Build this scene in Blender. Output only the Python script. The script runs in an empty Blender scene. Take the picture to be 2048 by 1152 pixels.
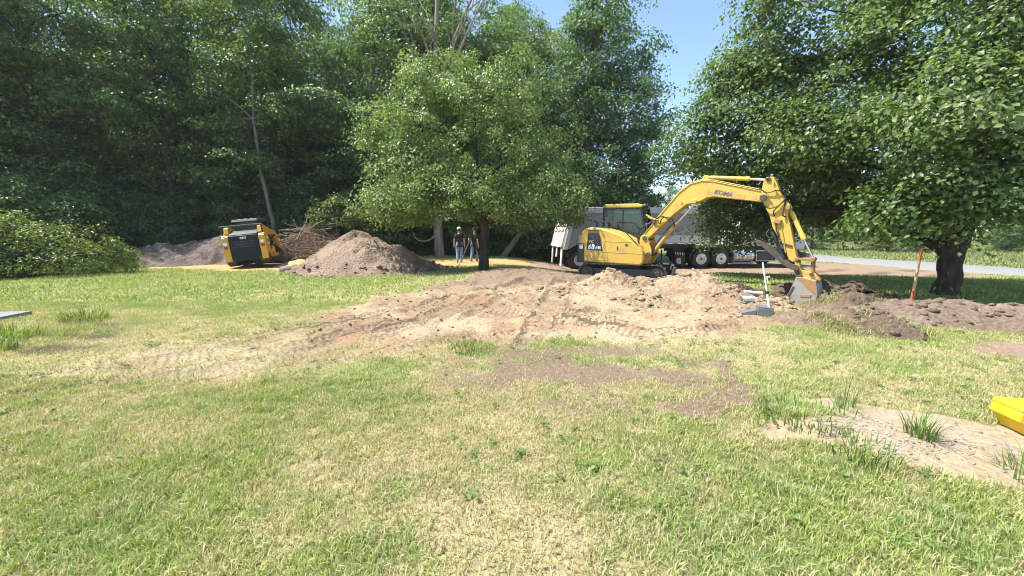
import bpy, bmesh, math, random
import numpy as np
from mathutils import Vector, Matrix, Euler

scene = bpy.context.scene
col = scene.collection
R = math.radians

# ------------------------------------------------------------------ camera
cam_d = bpy.data.cameras.new('camera')
cam_d.sensor_width = 36.0
cam_d.lens = 36.0 * 770.0 / 2048.0
cam_d.clip_start = 0.05
cam_d.clip_end = 3000
cam = bpy.data.objects.new('camera', cam_d)
cam.location = (0, 0, 1.6)
cam.rotation_euler = (R(90 - 8.55), 0, 0)
col.objects.link(cam)
scene.camera = cam

# ------------------------------------------------------------------ sky and sun
SUN_EL, SUN_AZ = 60.0, 88.0          # elevation; degrees to the left of straight ahead
w = bpy.data.worlds.new('World')
scene.world = w
w.use_nodes = True
nt = w.node_tree
nt.nodes.clear()
sky = nt.nodes.new('ShaderNodeTexSky')
sky.sky_type = 'NISHITA'
sky.sun_disc = False
sky.sun_elevation = R(SUN_EL)
sky.sun_rotation = R(-SUN_AZ)
sky.altitude = 200
sky.air_density = 1.0
sky.dust_density = 0.6
sky.ozone_density = 2.6
bg = nt.nodes.new('ShaderNodeBackground')
bg.inputs['Strength'].default_value = 0.122
wo = nt.nodes.new('ShaderNodeOutputWorld')
nt.links.new(sky.outputs[0], bg.inputs[0])
nt.links.new(bg.outputs[0], wo.inputs[0])

sun_d = bpy.data.lights.new('sun', 'SUN')
sun_d.energy = 4.5
sun_d.angle = R(0.53)
sun_d.color = (1.0, 0.95, 0.86)
sun = bpy.data.objects.new('sun', sun_d)
to_sun = Vector((-math.sin(R(SUN_AZ)) * math.cos(R(SUN_EL)), math.cos(R(SUN_AZ)) * math.cos(R(SUN_EL)), math.sin(R(SUN_EL))))
sun.rotation_euler = to_sun.to_track_quat('Z', 'Y').to_euler()
sun.location = (-20, 10, 40)
col.objects.link(sun)

scene.view_settings.view_transform = 'Standard'
scene.view_settings.look = 'None'
scene.view_settings.gamma = 1.0
scene.view_settings.use_curve_mapping = False
scene.view_settings.exposure = 1.38
scene.render.engine = 'CYCLES'
cy = scene.cycles
cy.max_bounces = 7
cy.diffuse_bounces = 3
cy.glossy_bounces = 3
cy.transmission_bounces = 4
cy.transparent_max_bounces = 6
cy.volume_bounces = 1
cy.use_denoising = True
cy.filter_width = 1.0
cy.use_adaptive_sampling = True
cy.adaptive_threshold = 0.012
cy.sample_clamp_indirect = 6.0

# ------------------------------------------------------------------ numpy noise
def _hash(ix, iy, seed):
    h = (ix.astype(np.int64) * 374761393 + iy.astype(np.int64) * 668265263 + seed * 144665 + 12345) & 0xffffffff
    h = ((h ^ (h >> 13)) * 1274126177) & 0xffffffff
    h = ((h ^ (h >> 15)) * 2246822519) & 0xffffffff
    h = h ^ (h >> 16)
    return (h & 0xffffff) / float(0xffffff)

def vnoise(x, y, seed=0):
    xi, yi = np.floor(x), np.floor(y)
    fx, fy = x - xi, y - yi
    fx = fx * fx * fx * (fx * (fx * 6 - 15) + 10)
    fy = fy * fy * fy * (fy * (fy * 6 - 15) + 10)
    a, b = _hash(xi, yi, seed), _hash(xi + 1, yi, seed)
    c, d = _hash(xi, yi + 1, seed), _hash(xi + 1, yi + 1, seed)
    return (a + (b - a) * fx) * (1 - fy) + (c + (d - c) * fx) * fy

def fbm(x, y, freq, octaves=4, seed=0, gain=0.5):
    """0..1, mean 0.5"""
    s = 0; amp = 1.0; tot = 0
    for o in range(octaves):
        s = s + amp * vnoise(x * freq + 17.3 * o, y * freq - 9.1 * o, seed + o * 7)
        tot += amp; amp *= gain; freq *= 2.03
    return s / tot

def sstep(a, b, x):
    t = np.clip((x - a) / (b - a), 0, 1)
    return t * t * (3 - 2 * t)

def poly_sd(x, y, poly):
    """signed distance to a polygon, negative inside"""
    d2 = np.full(np.shape(x), 1e18); inside = np.zeros(np.shape(x), bool)
    n = len(poly)
    for i in range(n):
        x0, y0 = poly[i]; x1, y1 = poly[(i + 1) % n]
        ex, ey = x1 - x0, y1 - y0
        t = np.clip(((x - x0) * ex + (y - y0) * ey) / (ex * ex + ey * ey), 0, 1)
        d2 = np.minimum(d2, (x - x0 - t * ex) ** 2 + (y - y0 - t * ey) ** 2)
        cr = ((y0 > y) != (y1 > y))
        if y1 != y0:
            inside ^= cr & (x < (x1 - x0) * (y - y0) / (y1 - y0) + x0)
    d = np.sqrt(d2)
    return np.where(inside, -d, d)

def line_sd(x, y, pts):
    """distance to a polyline, arc length at the foot point, signed side offset"""
    best = np.full(np.shape(x), 1e9); arc = np.zeros(np.shape(x)); side = np.zeros(np.shape(x)); L = 0
    for i in range(len(pts) - 1):
        x0, y0 = pts[i]; x1, y1 = pts[i + 1]
        ex, ey = x1 - x0, y1 - y0; l = math.hypot(ex, ey)
        t = np.clip(((x - x0) * ex + (y - y0) * ey) / (l * l), 0, 1)
        d = np.hypot(x - x0 - t * ex, y - y0 - t * ey)
        m = d < best
        best = np.where(m, d, best); arc = np.where(m, L + t * l, arc)
        side = np.where(m, ((x - x0) * -ey + (y - y0) * ex) / l, side)
        L += l
    return best, arc, side

# ------------------------------------------------------------------ object helpers
def tag(o, label=None, cat=None, group=None, kind=None):
    if label: o['label'] = label
    if cat: o['category'] = cat
    if group: o['group'] = group
    if kind: o['kind'] = kind
    return o

def empty(name, loc=(0, 0, 0), rot=(0, 0, 0), label=None, cat=None, group=None):
    o = bpy.data.objects.new(name, None)
    o.empty_display_size = 0.2
    o.location = loc; o.rotation_euler = rot
    col.objects.link(o)
    return tag(o, label, cat, group)

def link(name, me, mat=None, parent=None, smooth=None):
    o = bpy.data.objects.new(name, me)
    if mat is not None:
        me.materials.append(mat)
    col.objects.link(o)
    if parent is not None:
        o.parent = parent
    return o

def np_mesh(name, verts, faces, colors=None, smooth=False, attrs=None):
    """verts (n,3), faces (m,k) all of one size; colours per vertex"""
    verts = np.asarray(verts, np.float32); faces = np.asarray(faces, np.int32)
    me = bpy.data.meshes.new(name)
    n, (m, k) = len(verts), faces.shape
    me.vertices.add(n); me.vertices.foreach_set('co', verts.ravel())
    me.loops.add(m * k); me.loops.foreach_set('vertex_index', faces.ravel())
    me.polygons.add(m)
    me.polygons.foreach_set('loop_start', np.arange(0, m * k, k, dtype=np.int32))
    me.polygons.foreach_set('loop_total', np.full(m, k, np.int32))
    if smooth:
        me.polygons.foreach_set('use_smooth', np.ones(m, bool))
    if colors is not None:
        a = me.color_attributes.new('Col', 'FLOAT_COLOR', 'POINT')
        c4 = np.ones((n, 4), np.float32); c4[:, :3] = colors
        a.data.foreach_set('color', c4.ravel())
    for key, val in (attrs or {}).items():
        a = me.attributes.new(key, 'FLOAT', 'POINT')
        a.data.foreach_set('value', np.asarray(val, np.float32).ravel())
    me.update(calc_edges=True)
    return me

class MB:
    """collects boxes, prisms and tubes; build() links them as ONE mesh object"""
    def __init__(self):
        self.v = []; self.f = []
    def add(self, vs, fs, M=None):
        b = len(self.v)
        for p in vs:
            p = Vector(p)
            if M is not None: p = M @ p
            self.v.append(tuple(p))
        for f in fs: self.f.append(tuple(i + b for i in f))
        return self
    def box(self, c, s, M=None, rot=None):
        hx, hy, hz = s[0] / 2, s[1] / 2, s[2] / 2
        vs = [Vector((x, y, z)) for x in (-hx, hx) for y in (-hy, hy) for z in (-hz, hz)]
        if rot is not None:
            q = Euler(rot).to_matrix(); vs = [q @ v for v in vs]
        vs = [v + Vector(c) for v in vs]
        fs = [(0, 1, 3, 2), (4, 6, 7, 5), (0, 4, 5, 1), (2, 3, 7, 6), (0, 2, 6, 4), (1, 5, 7, 3)]
        return self.add(vs, fs, M)
    def prism(self, prof, y0, y1, M=None, plane='xz', taper=None):
        """profile in (x,z) extruded along y (plane xz), (y,z) along x (plane yz), (x,y) along z (plane xy)"""
        n = len(prof); vs = []
        for k, t in enumerate((y0, y1)):
            pr = prof if (k == 0 or taper is None) else taper
            for (a, b) in pr:
                vs.append({'xz': (a, t, b), 'yz': (t, a, b), 'xy': (a, b, t)}[plane])
        fs = [tuple(range(n)), tuple(range(2 * n - 1, n - 1, -1))]
        fs += [(i, n + i, n + (i + 1) % n, (i + 1) % n) for i in range(n)]
        return self.add(vs, fs, M)
    def tube(self, pts, r, n=8, M=None, cap=True, squash=None):
        """round tube along points; r a number or a list"""
        pts = [Vector(p) for p in pts]; m = len(pts)
        rs = r if isinstance(r, (list, tuple)) else [r] * m
        vs = []; fs = []; prev = None
        for i, p in enumerate(pts):
            d = (pts[min(i + 1, m - 1)] - pts[max(i - 1, 0)])
            if d.length < 1e-9: d = Vector((0, 0, 1))
            d.normalize()
            if prev is None:
                u = d.cross(Vector((0, 0, 1)))
                if u.length < 0.1: u = d.cross(Vector((1, 0, 0)))
            else:
                u = prev - d * prev.dot(d)
                if u.length < 1e-6: u = d.cross(Vector((1, 0, 0)))
            u.normalize(); v = d.cross(u); prev = u
            for k in range(n):
                a = 2 * math.pi * k / n
                vs.append(p + u * math.cos(a) * rs[i] + v * math.sin(a) * rs[i])
        for i in range(m - 1):
            for k in range(n):
                fs.append((i * n + k, i * n + (k + 1) % n, (i + 1) * n + (k + 1) % n, (i + 1) * n + k))
        if cap:
            fs.append(tuple(range(n - 1, -1, -1))); fs.append(tuple((m - 1) * n + k for k in range(n)))
        return self.add(vs, fs, M)
    def cyl(self, p0, p1, r, n=16, M=None):
        return self.tube([p0, p1], r, n, M)
    def lathe(self, prof, axis_p, axis_d, n=24, M=None):
        """profile of (along, radius) turned about an axis"""
        d = Vector(axis_d).normalized(); u = d.cross(Vector((0, 0, 1)))
        if u.length < 0.1: u = d.cross(Vector((1, 0, 0)))
        u.normalize(); v = d.cross(u); vs = []; fs = []; m = len(prof)
        for (t, r) in prof:
            for k in range(n):
                a = 2 * math.pi * k / n
                vs.append(Vector(axis_p) + d * t + (u * math.cos(a) + v * math.sin(a)) * r)
        for i in range(m - 1):
            for k in range(n):
                fs.append((i * n + k, i * n + (k + 1) % n, (i + 1) * n + (k + 1) % n, (i + 1) * n + k))
        fs.append(tuple(range(n - 1, -1, -1))); fs.append(tuple((m - 1) * n + k for k in range(n)))
        return self.add(vs, fs, M)
    def build(self, name, mat, parent=None, bevel=0, smooth=True, seg=2, loc=None, rot=None):
        me = bpy.data.meshes.new(name)
        me.from_pydata(self.v, [], self.f)
        bm = bmesh.new(); bm.from_mesh(me)
        bmesh.ops.recalc_face_normals(bm, faces=bm.faces)
        bm.to_mesh(me); bm.free()
        if smooth:
            me.polygons.foreach_set('use_smooth', np.ones(len(me.polygons), bool))
            try: me.set_sharp_from_angle(angle=R(35))
            except Exception: pass
        o = link(name, me, mat, parent)
        if bevel:
            b = o.modifiers.new('bevel', 'BEVEL'); b.width = bevel; b.segments = seg; b.limit_method = 'ANGLE'; b.angle_limit = R(40)
            b.harden_normals = False
        if loc is not None: o.location = loc
        if rot is not None: o.rotation_euler = rot
        return o

def copy_tree(o, parent=None, label=None):
    c = o.copy(); col.objects.link(c); c.parent = parent
    if label: c['label'] = label
    for ch in list(o.children):
        copy_tree(ch, c)
    return c

def lettering(text, size, mat, parent, M, name='lettering', shear=0.0, stretch=1.0, thick=0.0, spacing=1.0):
    """flat printed letters as a mesh; M places them in the parent's frame (text lies in local xy)"""
    cu = bpy.data.curves.new('text', 'FONT'); cu.body = text; cu.size = size; cu.shear = shear
    cu.offset = thick; cu.align_x = 'CENTER'; cu.align_y = 'CENTER'; cu.space_character = spacing; cu.resolution_u = 3
    to = bpy.data.objects.new('text', cu); col.objects.link(to)
    dg = bpy.context.evaluated_depsgraph_get()
    me = bpy.data.meshes.new_from_object(to.evaluated_get(dg))
    bpy.data.objects.remove(to, do_unlink=True)
    me.transform(M @ Matrix.Diagonal((stretch, 1, 1, 1)))
    me.materials.clear()
    return link(name, me, mat, parent)

def frame(o, x, y):
    """matrix with origin o and in-plane axes x, y"""
    x = Vector(x).normalized(); y = Vector(y); z = x.cross(y).normalized(); y = z.cross(x)
    M = Matrix((x, y, z)).transposed().to_4x4(); M.translation = Vector(o)
    return M

# ------------------------------------------------------------------ materials
def mat_new(name):
    m = bpy.data.materials.new(name); m.use_nodes = True
    n = m.node_tree; n.nodes.clear()
    out = n.nodes.new('ShaderNodeOutputMaterial'); b = n.nodes.new('ShaderNodeBsdfPrincipled')
    n.links.new(b.outputs[0], out.inputs[0])
    return m, n, b, out

def N(nt, t, **kw):
    nd = nt.nodes.new(t)
    for k, v in kw.items():
        if k.startswith('i_'):
            nd.inputs[k[2:]].default_value = v
        else: setattr(nd, k, v)
    return nd

def painted(name, color, rough=0.45, metal=0.0, dirt=(0.20, 0.15, 0.10), dirt_amt=0.35, scale=3.0, bump=0.0, spec=0.5, vary=0.12, coat=0.0):
    """paint / rubber / metal with blotchy wear and dust; object coordinates"""
    m, n, b, out = mat_new(name)
    tc = N(n, 'ShaderNodeTexCoord')
    n1 = N(n, 'ShaderNodeTexNoise'); n1.inputs['Scale'].default_value = scale; n1.inputs['Detail'].default_value = 9; n1.inputs['Roughness'].default_value = 0.68
    n2 = N(n, 'ShaderNodeTexNoise'); n2.inputs['Scale'].default_value = scale * 0.45; n2.inputs['Detail'].default_value = 5
    n.links.new(tc.outputs['Object'], n1.inputs['Vector']); n.links.new(tc.outputs['Object'], n2.inputs['Vector'])
    r1 = N(n, 'ShaderNodeMapRange'); r1.inputs[1].default_value = 0.50; r1.inputs[2].default_value = 0.76; r1.inputs[3].default_value = 0; r1.inputs[4].default_value = dirt_amt
    n.links.new(n1.outputs['Fac'], r1.inputs[0])
    mv = N(n, 'ShaderNodeMix', data_type='RGBA')
    mv.inputs[6].default_value = (*[c * (1 - vary) for c in color], 1); mv.inputs[7].default_value = (*[min(1, c * (1 + vary)) for c in color], 1)
    n.links.new(n2.outputs['Fac'], mv.inputs[0])
    mx = N(n, 'ShaderNodeMix', data_type='RGBA'); mx.inputs[7].default_value = (*dirt, 1)
    n.links.new(mv.outputs[2], mx.inputs[6]); n.links.new(r1.outputs[0], mx.inputs[0])
    n.links.new(mx.outputs[2], b.inputs['Base Color'])
    rr = N(n, 'ShaderNodeMapRange'); rr.inputs[3].default_value = max(0.05, rough - 0.1); rr.inputs[4].default_value = min(1, rough + 0.25)
    n.links.new(n1.outputs['Fac'], rr.inputs[0]); n.links.new(rr.outputs[0], b.inputs['Roughness'])
    b.inputs['Metallic'].default_value = metal
    b.inputs['Specular IOR Level'].default_value = spec
    if coat: b.inputs['Coat Weight'].default_value = coat
    if bump:
        bp = N(n, 'ShaderNodeBump'); bp.inputs['Strength'].default_value = bump; bp.inputs['Distance'].default_value = 0.02
        n.links.new(n1.outputs['Fac'], bp.inputs['Height']); n.links.new(bp.outputs[0], b.inputs['Normal'])
    return m

def attr_soil(name, scale=18, bump=0.6, dist=0.04, rough=0.95, vary=0.35):
    """earth: vertex colour with fine grain and relief"""
    m, n, b, out = mat_new(name)
    at = N(n, 'ShaderNodeAttribute', attribute_name='Col')
    ge = N(n, 'ShaderNodeNewGeometry')
    n1 = N(n, 'ShaderNodeTexNoise'); n1.inputs['Scale'].default_value = scale; n1.inputs['Detail'].default_value = 8; n1.inputs['Roughness'].default_value = 0.7
    n2 = N(n, 'ShaderNodeTexVoronoi'); n2.inputs['Scale'].default_value = scale * 0.9
    n.links.new(ge.outputs['Position'], n1.inputs['Vector']); n.links.new(ge.outputs['Position'], n2.inputs['Vector'])
    mr = N(n, 'ShaderNodeMapRange'); mr.inputs[1].default_value = 0.28; mr.inputs[2].default_value = 0.72; mr.inputs[3].default_value = 1 - vary; mr.inputs[4].default_value = 1 + vary
    n.links.new(n1.outputs['Fac'], mr.inputs[0])
    mx = N(n, 'ShaderNodeMix', data_type='RGBA', blend_type='MULTIPLY'); mx.inputs[0].default_value = 1.0
    n.links.new(at.outputs['Color'], mx.inputs[6]); n.links.new(mr.outputs[0], mx.inputs[7])
    n.links.new(mx.outputs[2], b.inputs['Base Color'])
    b.inputs['Roughness'].default_value = rough; b.inputs['Specular IOR Level'].default_value = 0.15
    ad = N(n, 'ShaderNodeMath', operation='MULTIPLY_ADD'); ad.inputs[1].default_value = -0.5
    n.links.new(n2.outputs['Distance'], ad.inputs[0]); n.links.new(n1.outputs['Fac'], ad.inputs[2])
    bp = N(n, 'ShaderNodeBump'); bp.inputs['Strength'].default_value = bump; bp.inputs['Distance'].default_value = dist
    n.links.new(ad.outputs[0], bp.inputs['Height']); n.links.new(bp.outputs[0], b.inputs['Normal'])
    return m, n, b, bp, ad

def leaf_mat(name, trans=0.35, rough=0.5, spec=0.4):
    m, n, b, out = mat_new(name)
    at = N(n, 'ShaderNodeAttribute', attribute_name='Col')
    n.links.new(at.outputs['Color'], b.inputs['Base Color'])
    b.inputs['Roughness'].default_value = rough; b.inputs['Specular IOR Level'].default_value = spec
    tr = N(n, 'ShaderNodeBsdfTranslucent')
    hs = N(n, 'ShaderNodeMix', data_type='RGBA', blend_type='MULTIPLY'); hs.inputs[0].default_value = 1.0; hs.inputs[7].default_value = (1.2, 1.22, 0.60, 1)
    n.links.new(at.outputs['Color'], hs.inputs[6]); n.links.new(hs.outputs[2], tr.inputs['Color'])
    ms = N(n, 'ShaderNodeMixShader'); ms.inputs[0].default_value = trans
    n.links.new(b.outputs[0], ms.inputs[1]); n.links.new(tr.outputs[0], ms.inputs[2]); n.links.new(ms.outputs[0], out.inputs[0])
    return m

def bark_mat(name, a, bcol, scale=7):
    m, n, b, out = mat_new(name)
    tc = N(n, 'ShaderNodeTexCoord'); mp = N(n, 'ShaderNodeMapping'); mp.inputs['Scale'].default_value = (1, 1, 0.18)
    n1 = N(n, 'ShaderNodeTexNoise'); n1.inputs['Scale'].default_value = scale; n1.inputs['Detail'].default_value = 8; n1.inputs['Roughness'].default_value = 0.7
    n.links.new(tc.outputs['Object'], mp.inputs[0]); n.links.new(mp.outputs[0], n1.inputs['Vector'])
    cr = N(n, 'ShaderNodeMapRange'); cr.inputs[1].default_value = 0.35; cr.inputs[2].default_value = 0.65
    n.links.new(n1.outputs['Fac'], cr.inputs[0])
    mx = N(n, 'ShaderNodeMix', data_type='RGBA'); mx.inputs[6].default_value = (*a, 1); mx.inputs[7].default_value = (*bcol, 1)
    n.links.new(cr.outputs[0], mx.inputs[0]); n.links.new(mx.outputs[2], b.inputs['Base Color'])
    b.inputs['Roughness'].default_value = 0.95; b.inputs['Specular IOR Level'].default_value = 0.2
    bp = N(n, 'ShaderNodeBump'); bp.inputs['Strength'].default_value = 0.8; bp.inputs['Distance'].default_value = 0.03
    n.links.new(n1.outputs['Fac'], bp.inputs['Height']); n.links.new(bp.outputs[0], b.inputs['Normal'])
    return m

# ================================================================== THE GROUND
rng = np.random.default_rng(7)
DIRT = [(-3.3, 8.9), (-2.4, 10.4), (-1.0, 12.9), (-0.5, 14.6), (0.3, 16.4), (3.0, 16.2), (5.2, 15.6), (6.6, 13.2), (6.2, 10.9), (5.6, 8.2), (4.8, 6.35), (3.8, 5.95), (2.77, 5.5),
        (1.59, 5.25), (0.54, 5.3), (-0.46, 5.35), (-1.27, 5.45), (-1.86, 5.3), (-2.5, 5.2), (-3.0, 5.5), (-3.2, 6.1), (-3.5, 7.2)]
TRACKED = [(-3.7, 7.3), (-3.0, 8.6), (-0.45, 5.3), (-1.4, 4.6), (-2.3, 4.35), (-3.26, 3.9), (-4.4, 3.7), (-5.6, 4.1), (-4.8, 4.8), (-4.1, 5.6)]
BROWN = [(-0.69, 4.1), (-0.17, 5.2), (1.61, 5.4), (2.75, 4.7), (2.25, 3.35), (1.55, 3.1), (0.84, 3.45), (0.12, 3.35), (-0.37, 3.64)]
STRIP = [(2.42, 4.7), (2.78, 4.6), (2.25, 3.3), (1.5, 3.08), (1.3, 3.26), (1.9, 3.6), (2.2, 3.95)]
SAND = [(2.70, 3.51), (3.05, 3.60), (3.36, 3.33), (3.58, 3.22), (3.80, 3.12), (4.3, 2.75), (4.4, 2.05), (3.45, 2.12), (2.90, 2.26), (2.48, 2.58), (1.98, 2.76), (2.18, 3.02), (2.62, 3.0), (2.78, 3.28)]
SMEAR = [(5.96, 5.3), (9.5, 5.1), (9.0, 4.2), (6.6, 4.35), (6.1, 4.8)]
PAD = [(-13.6, 15.6), (-9.3, 15.2), (-8.8, 17.5), (-3.6, 17.3), (-1.42, 17.2), (1.2, 17.9), (0.9, 22.2), (-4.25, 22.6), (-10.4, 21.5), (-17, 21.0), (-18.5, 17.6)]
DRIVE = [(5.0, 15.4), (6.4, 13.6), (9.0, 14.0), (13.5, 13.6), (18.6, 13.4), (22.3, 18.0), (19.8, 23.5), (10, 24), (0.5, 24), (0.6, 18.5), (3.0, 16.2)]
TRENCH = [(5.0, 10.9), (6.2, 10.5), (8.2, 10.5), (9.6, 9.4), (9.2, 8.7), (7.8, 8.9), (6.3, 9.2), (5.3, 9.2)]
TRACKS = [  # centre line, half width, strength
    ([(-4.9, 3.3), (-3.43, 4.18), (-2.65, 5.13), (-1.67, 6.47), (-0.74, 8.77)], 0.22, 1.0),
    ([(-4.4, 4.5), (-3.91, 4.85), (-3.36, 6.1), (-2.24, 7.55), (-1.2, 9.2), (0.4, 11.4)], 0.22, 1.0),
    ([(-3.4, 3.7), (-2.3, 4.43), (-1.72, 4.84), (-1.01, 5.39), (0.3, 6.0), (1.6, 7.4)], 0.16, 0.7),
    ([(0.25, 5.24), (0.55, 6.77), (1.0, 8.77), (1.42, 11.24)], 0.24, 1.0),
    ([(3.95, 6.23), (2.18, 5.91), (0.68, 6.77), (-0.75, 7.65), (-1.8, 9.3)], 0.22, 1.0),
    ([(2.2, 5.45), (1.5, 6.6), (0.2, 8.2), (-0.5, 10.4)], 0.22, 0.9),
    ([(-0.85, 6.77), (-0.27, 8.46), (0.45, 9.47)], 0.12, 0.8),
    ([(0.4, 4.4), (1.3, 4.6), (2.3, 4.1)], 0.2, 0.5), ([(-6.2, 3.5), (-4.6, 4.15), (-3.0, 5.35), (-1.5, 6.9), (-0.2, 9.4)], 0.13, 0.9), ([(-5.6, 4.6), (-4.3, 5.35), (-3.2, 6.6), (-2.0, 8.3)], 0.13, 0.9),
    ([(12, 14.2), (15, 15.4), (20, 17.5)], 0.25, 0.8), ([(10, 15.6), (15, 17.1), (20, 19.4)], 0.25, 0.8), ([(9, 17), (14, 18.4), (20, 21.4)], 0.25, 0.8)]
ROAD = [(31.0, 2.0), (24.6, 17.0), (22.2, 26.0), (20.6, 38.0), (18.0, 60.0), (8.0, 120.0)]

def base_h(x, y):
    z = -0.42 * sstep(13.6, 19.0, y + 0.25 * np.clip(x - 8, 0, 8)) * sstep(-1.0, 3.5, x)
    z = z + 0.36 * np.exp(-(((x - 0.25) / 2.1) ** 2 + ((y - 12.7) / 1.15) ** 2))
    z = z + 0.10 * np.exp(-(((x - 1.0) / 2.6) ** 2 + ((y - 9.3) / 1.6) ** 2))
    z = z - 0.10 * np.exp(-(((x - 4.0) / 1.6) ** 2 + ((y - 13.8) / 1.2) ** 2))
    z = z - 0.30 * np.exp(-(((x - 6.75) / 0.55) ** 2 + ((y - 8.95) / 0.45) ** 2))
    z = z - 0.46 * np.exp(-(((x - 7.3) / 0.85) ** 2 + ((y - 9.75) / 0.62) ** 2))
    z = z + 0.07 * np.exp(-(((x - 3.0) / 0.9) ** 2 + ((y - 2.85) / 0.5) ** 2))
    z = z + (fbm(x, y, 0.35, 3, 3) - 0.5) * 0.12
    z = z + 0.9 * sstep(40, 160, y)
    return z

def masks(x, y):
    nz = fbm(x, y, 1.3, 4, 11) - 0.5
    nf = fbm(x, y, 5.0, 3, 23) - 0.5
    m = {}
    def pm(poly, soft, amp=0.5, ampf=0.25):
        return sstep(soft, -soft, poly_sd(x, y, poly) + nz * amp + nf * ampf)
    m['dirt'] = pm(DIRT, 0.22, 1.1, 0.5)
    m['drive'] = pm(DRIVE, 0.3, 1.3, 0.5)
    m['tracked'] = pm(TRACKED, 0.6, 0.8, 0.4)
    m['brown'] = pm(BROWN, 0.35, 0.7, 0.5) * sstep(0.33, 0.52, fbm(x + 9, y, 2.2, 4, 31))
    m['strip'] = pm(STRIP, 0.08, 0.22, 0.2)
    m['sand'] = pm(SAND, 0.05, 0.28, 0.16)
    m['smear'] = pm(SMEAR, 0.15, 0.5, 0.3)
    m['pad'] = pm(PAD, 0.25, 0.9, 0.4)
    m['trench'] = pm(TRENCH, 0.2, 0.6, 0.4)
    rd = line_sd(x, y, ROAD)[0]
    m['road'] = sstep(3.0, 2.7, rd)
    wood = np.minimum(poly_sd(x, y, [(-60, 24.0), (-26, 22.5), (-17, 22.2), (-8, 23.5), (2, 24.5), (6, 26.5), (14, 40), (10, 90), (-90, 90), (-90, 20)]),
                      poly_sd(x, y, [(-60, 8), (-17.5, 11.5), (-15.0, 14.5), (-17.5, 18), (-24, 24), (-60, 30)]))
    m['wood'] = sstep(0.6, -0.6, wood + nz * 2.0)
    tr_s = np.zeros_like(x); tr_m = np.zeros_like(x); tr_d = np.zeros_like(x)
    for pts, hw, st in TRACKS:
        d, s, sd = line_sd(x, y, pts)
        k = sstep(hw + 0.04, hw - 0.03, d + nf * 0.1) * st * sstep(0.14, 0.36, fbm(x, y, 0.9, 3, 41))
        tr_s = np.where(k > tr_m, s + 0.06 * np.abs(sd), tr_s); tr_m = np.maximum(tr_m, k)
        tr_d = np.maximum(tr_d, np.exp(-((np.abs(sd) - hw - 0.03) / 0.065) ** 2) * (d < hw + 0.25) * st)
    m['tr_s'], m['tr_m'], m['tr_d'] = tr_s, tr_m, tr_d
    left = sum(a * np.exp(-(((x - cx) / rx) ** 2 + ((y - cy_) / ry) ** 2)) for a, cx, cy_, rx, ry in
               ((1.0, -7.0, 6.35, 0.55, 0.24), (1.0, -6.5, 5.7, 0.6, 0.18), (1.1, -6.3, 5.05, 0.7, 0.22)))
    m['spot'] = np.clip(left + (nf * 1.2) * (left > 0.1), 0, 1)
    m['bare'] = np.clip(np.maximum.reduce([m['dirt'], m['drive'], m['strip'] * 0.9, m['sand'], m['smear'], m['pad'], m['trench'], m['road'], m['spot'] * 0.8,
                                          m['brown'] * 0.86, m['tracked'] * sstep(0.36, 0.56, fbm(x, y, 3.0, 4, 61)) * 0.88]), 0, 1)
    m['bare'] = np.clip(np.maximum(m['bare'], np.maximum(m['tr_m'], m['tr_d'] * 0.8) * 0.92 * np.maximum(m['tracked'], m['brown'] * 0.8)), 0, 1)
    m['bare'] = np.clip(np.maximum(m['bare'], 0.4 * sstep(0.64, 0.76, fbm(x, y, 1.6, 4, 151))), 0, 1)
    # how dry the turf is, 0 green .. 1 straw
    dry = 0.55 + (fbm(x, y, 0.55, 4, 71) - 0.5) * 0.9 + (fbm(x, y, 5.5, 3, 79, 0.6) - 0.5) * 0.8 + (fbm(x, y * 1.3, 2.2, 4, 77, 0.65) - 0.5) * 1.5
    for a, cx, cy_, rx, ry in ((0.2, 0.1, 2.1, 1.0, 0.9), (0.5, -4.4, 4.5, 1.6, 0.8), (0.35, -1.6, 2.9, 1.2, 0.9), (0.4, 0.4, 3.9, 1.3, 0.8),
                               (-0.3, -3.0, 2.2, 0.9, 0.7), (-0.45, 2.6, 1.9, 1.2, 0.55), (-0.3, 3.4, 4.3, 1.4, 0.8), (-0.4, -1.0, 3.3, 0.5, 0.3),
                               (0.25, -4, 7.2, 1.5, 0.6), (-0.2, 1.4, 2.0, 0.5, 0.5)):
        dry = dry + 0.6 * a * np.exp(-(((x - cx) / rx) ** 2 + ((y - cy_) / ry) ** 2))
    dry = dry - 0.42 * sstep(6.0, 9.5, y) * sstep(-2.0, -5.0, x) - 0.5 * sstep(6.5, 9, y) * sstep(4, 7, x) - 0.2 * sstep(2.8, 4.2, x)
    m['dry'] = np.clip(dry, 0, 1)
    return m

def track_h(m, x, y):
    loose = np.clip(np.maximum.reduce([m['dirt'], m['drive'] * 0.7, m['pad'] * 0.5, m['trench'], m['smear'] * 0.5, m['sand'] * 0.25]), 0, 1)
    h = -0.05 * m['tr_m'] * np.maximum(loose, 0.5) + 0.045 * m['tr_d'] * np.maximum(loose, 0.45)
    h = h + loose * ((fbm(x, y, 2.2, 4, 91, 0.6) - 0.5) * 0.16 + (np.abs(fbm(x, y, 6.0, 3, 97) - 0.5)) * 0.07)
    h = h + m['strip'] * 0.03 - m['spot'] * 0.05
    # a thin ridge of soil squeezed up beside the tracks
    d, s, sd = line_sd(x, y, [(-2.35, 4.52), (-1.75, 4.95), (-1.05, 5.48)])
    h = h + 0.045 * np.exp(-(d / 0.035) ** 2)
    return h

def H(x, y):
    x = np.atleast_1d(np.asarray(x, float)); y = np.atleast_1d(np.asarray(y, float))
    return base_h(x, y) + track_h(masks(x, y), x, y)

def gh(x, y):
    return float(H(x, y)[0])

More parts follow.
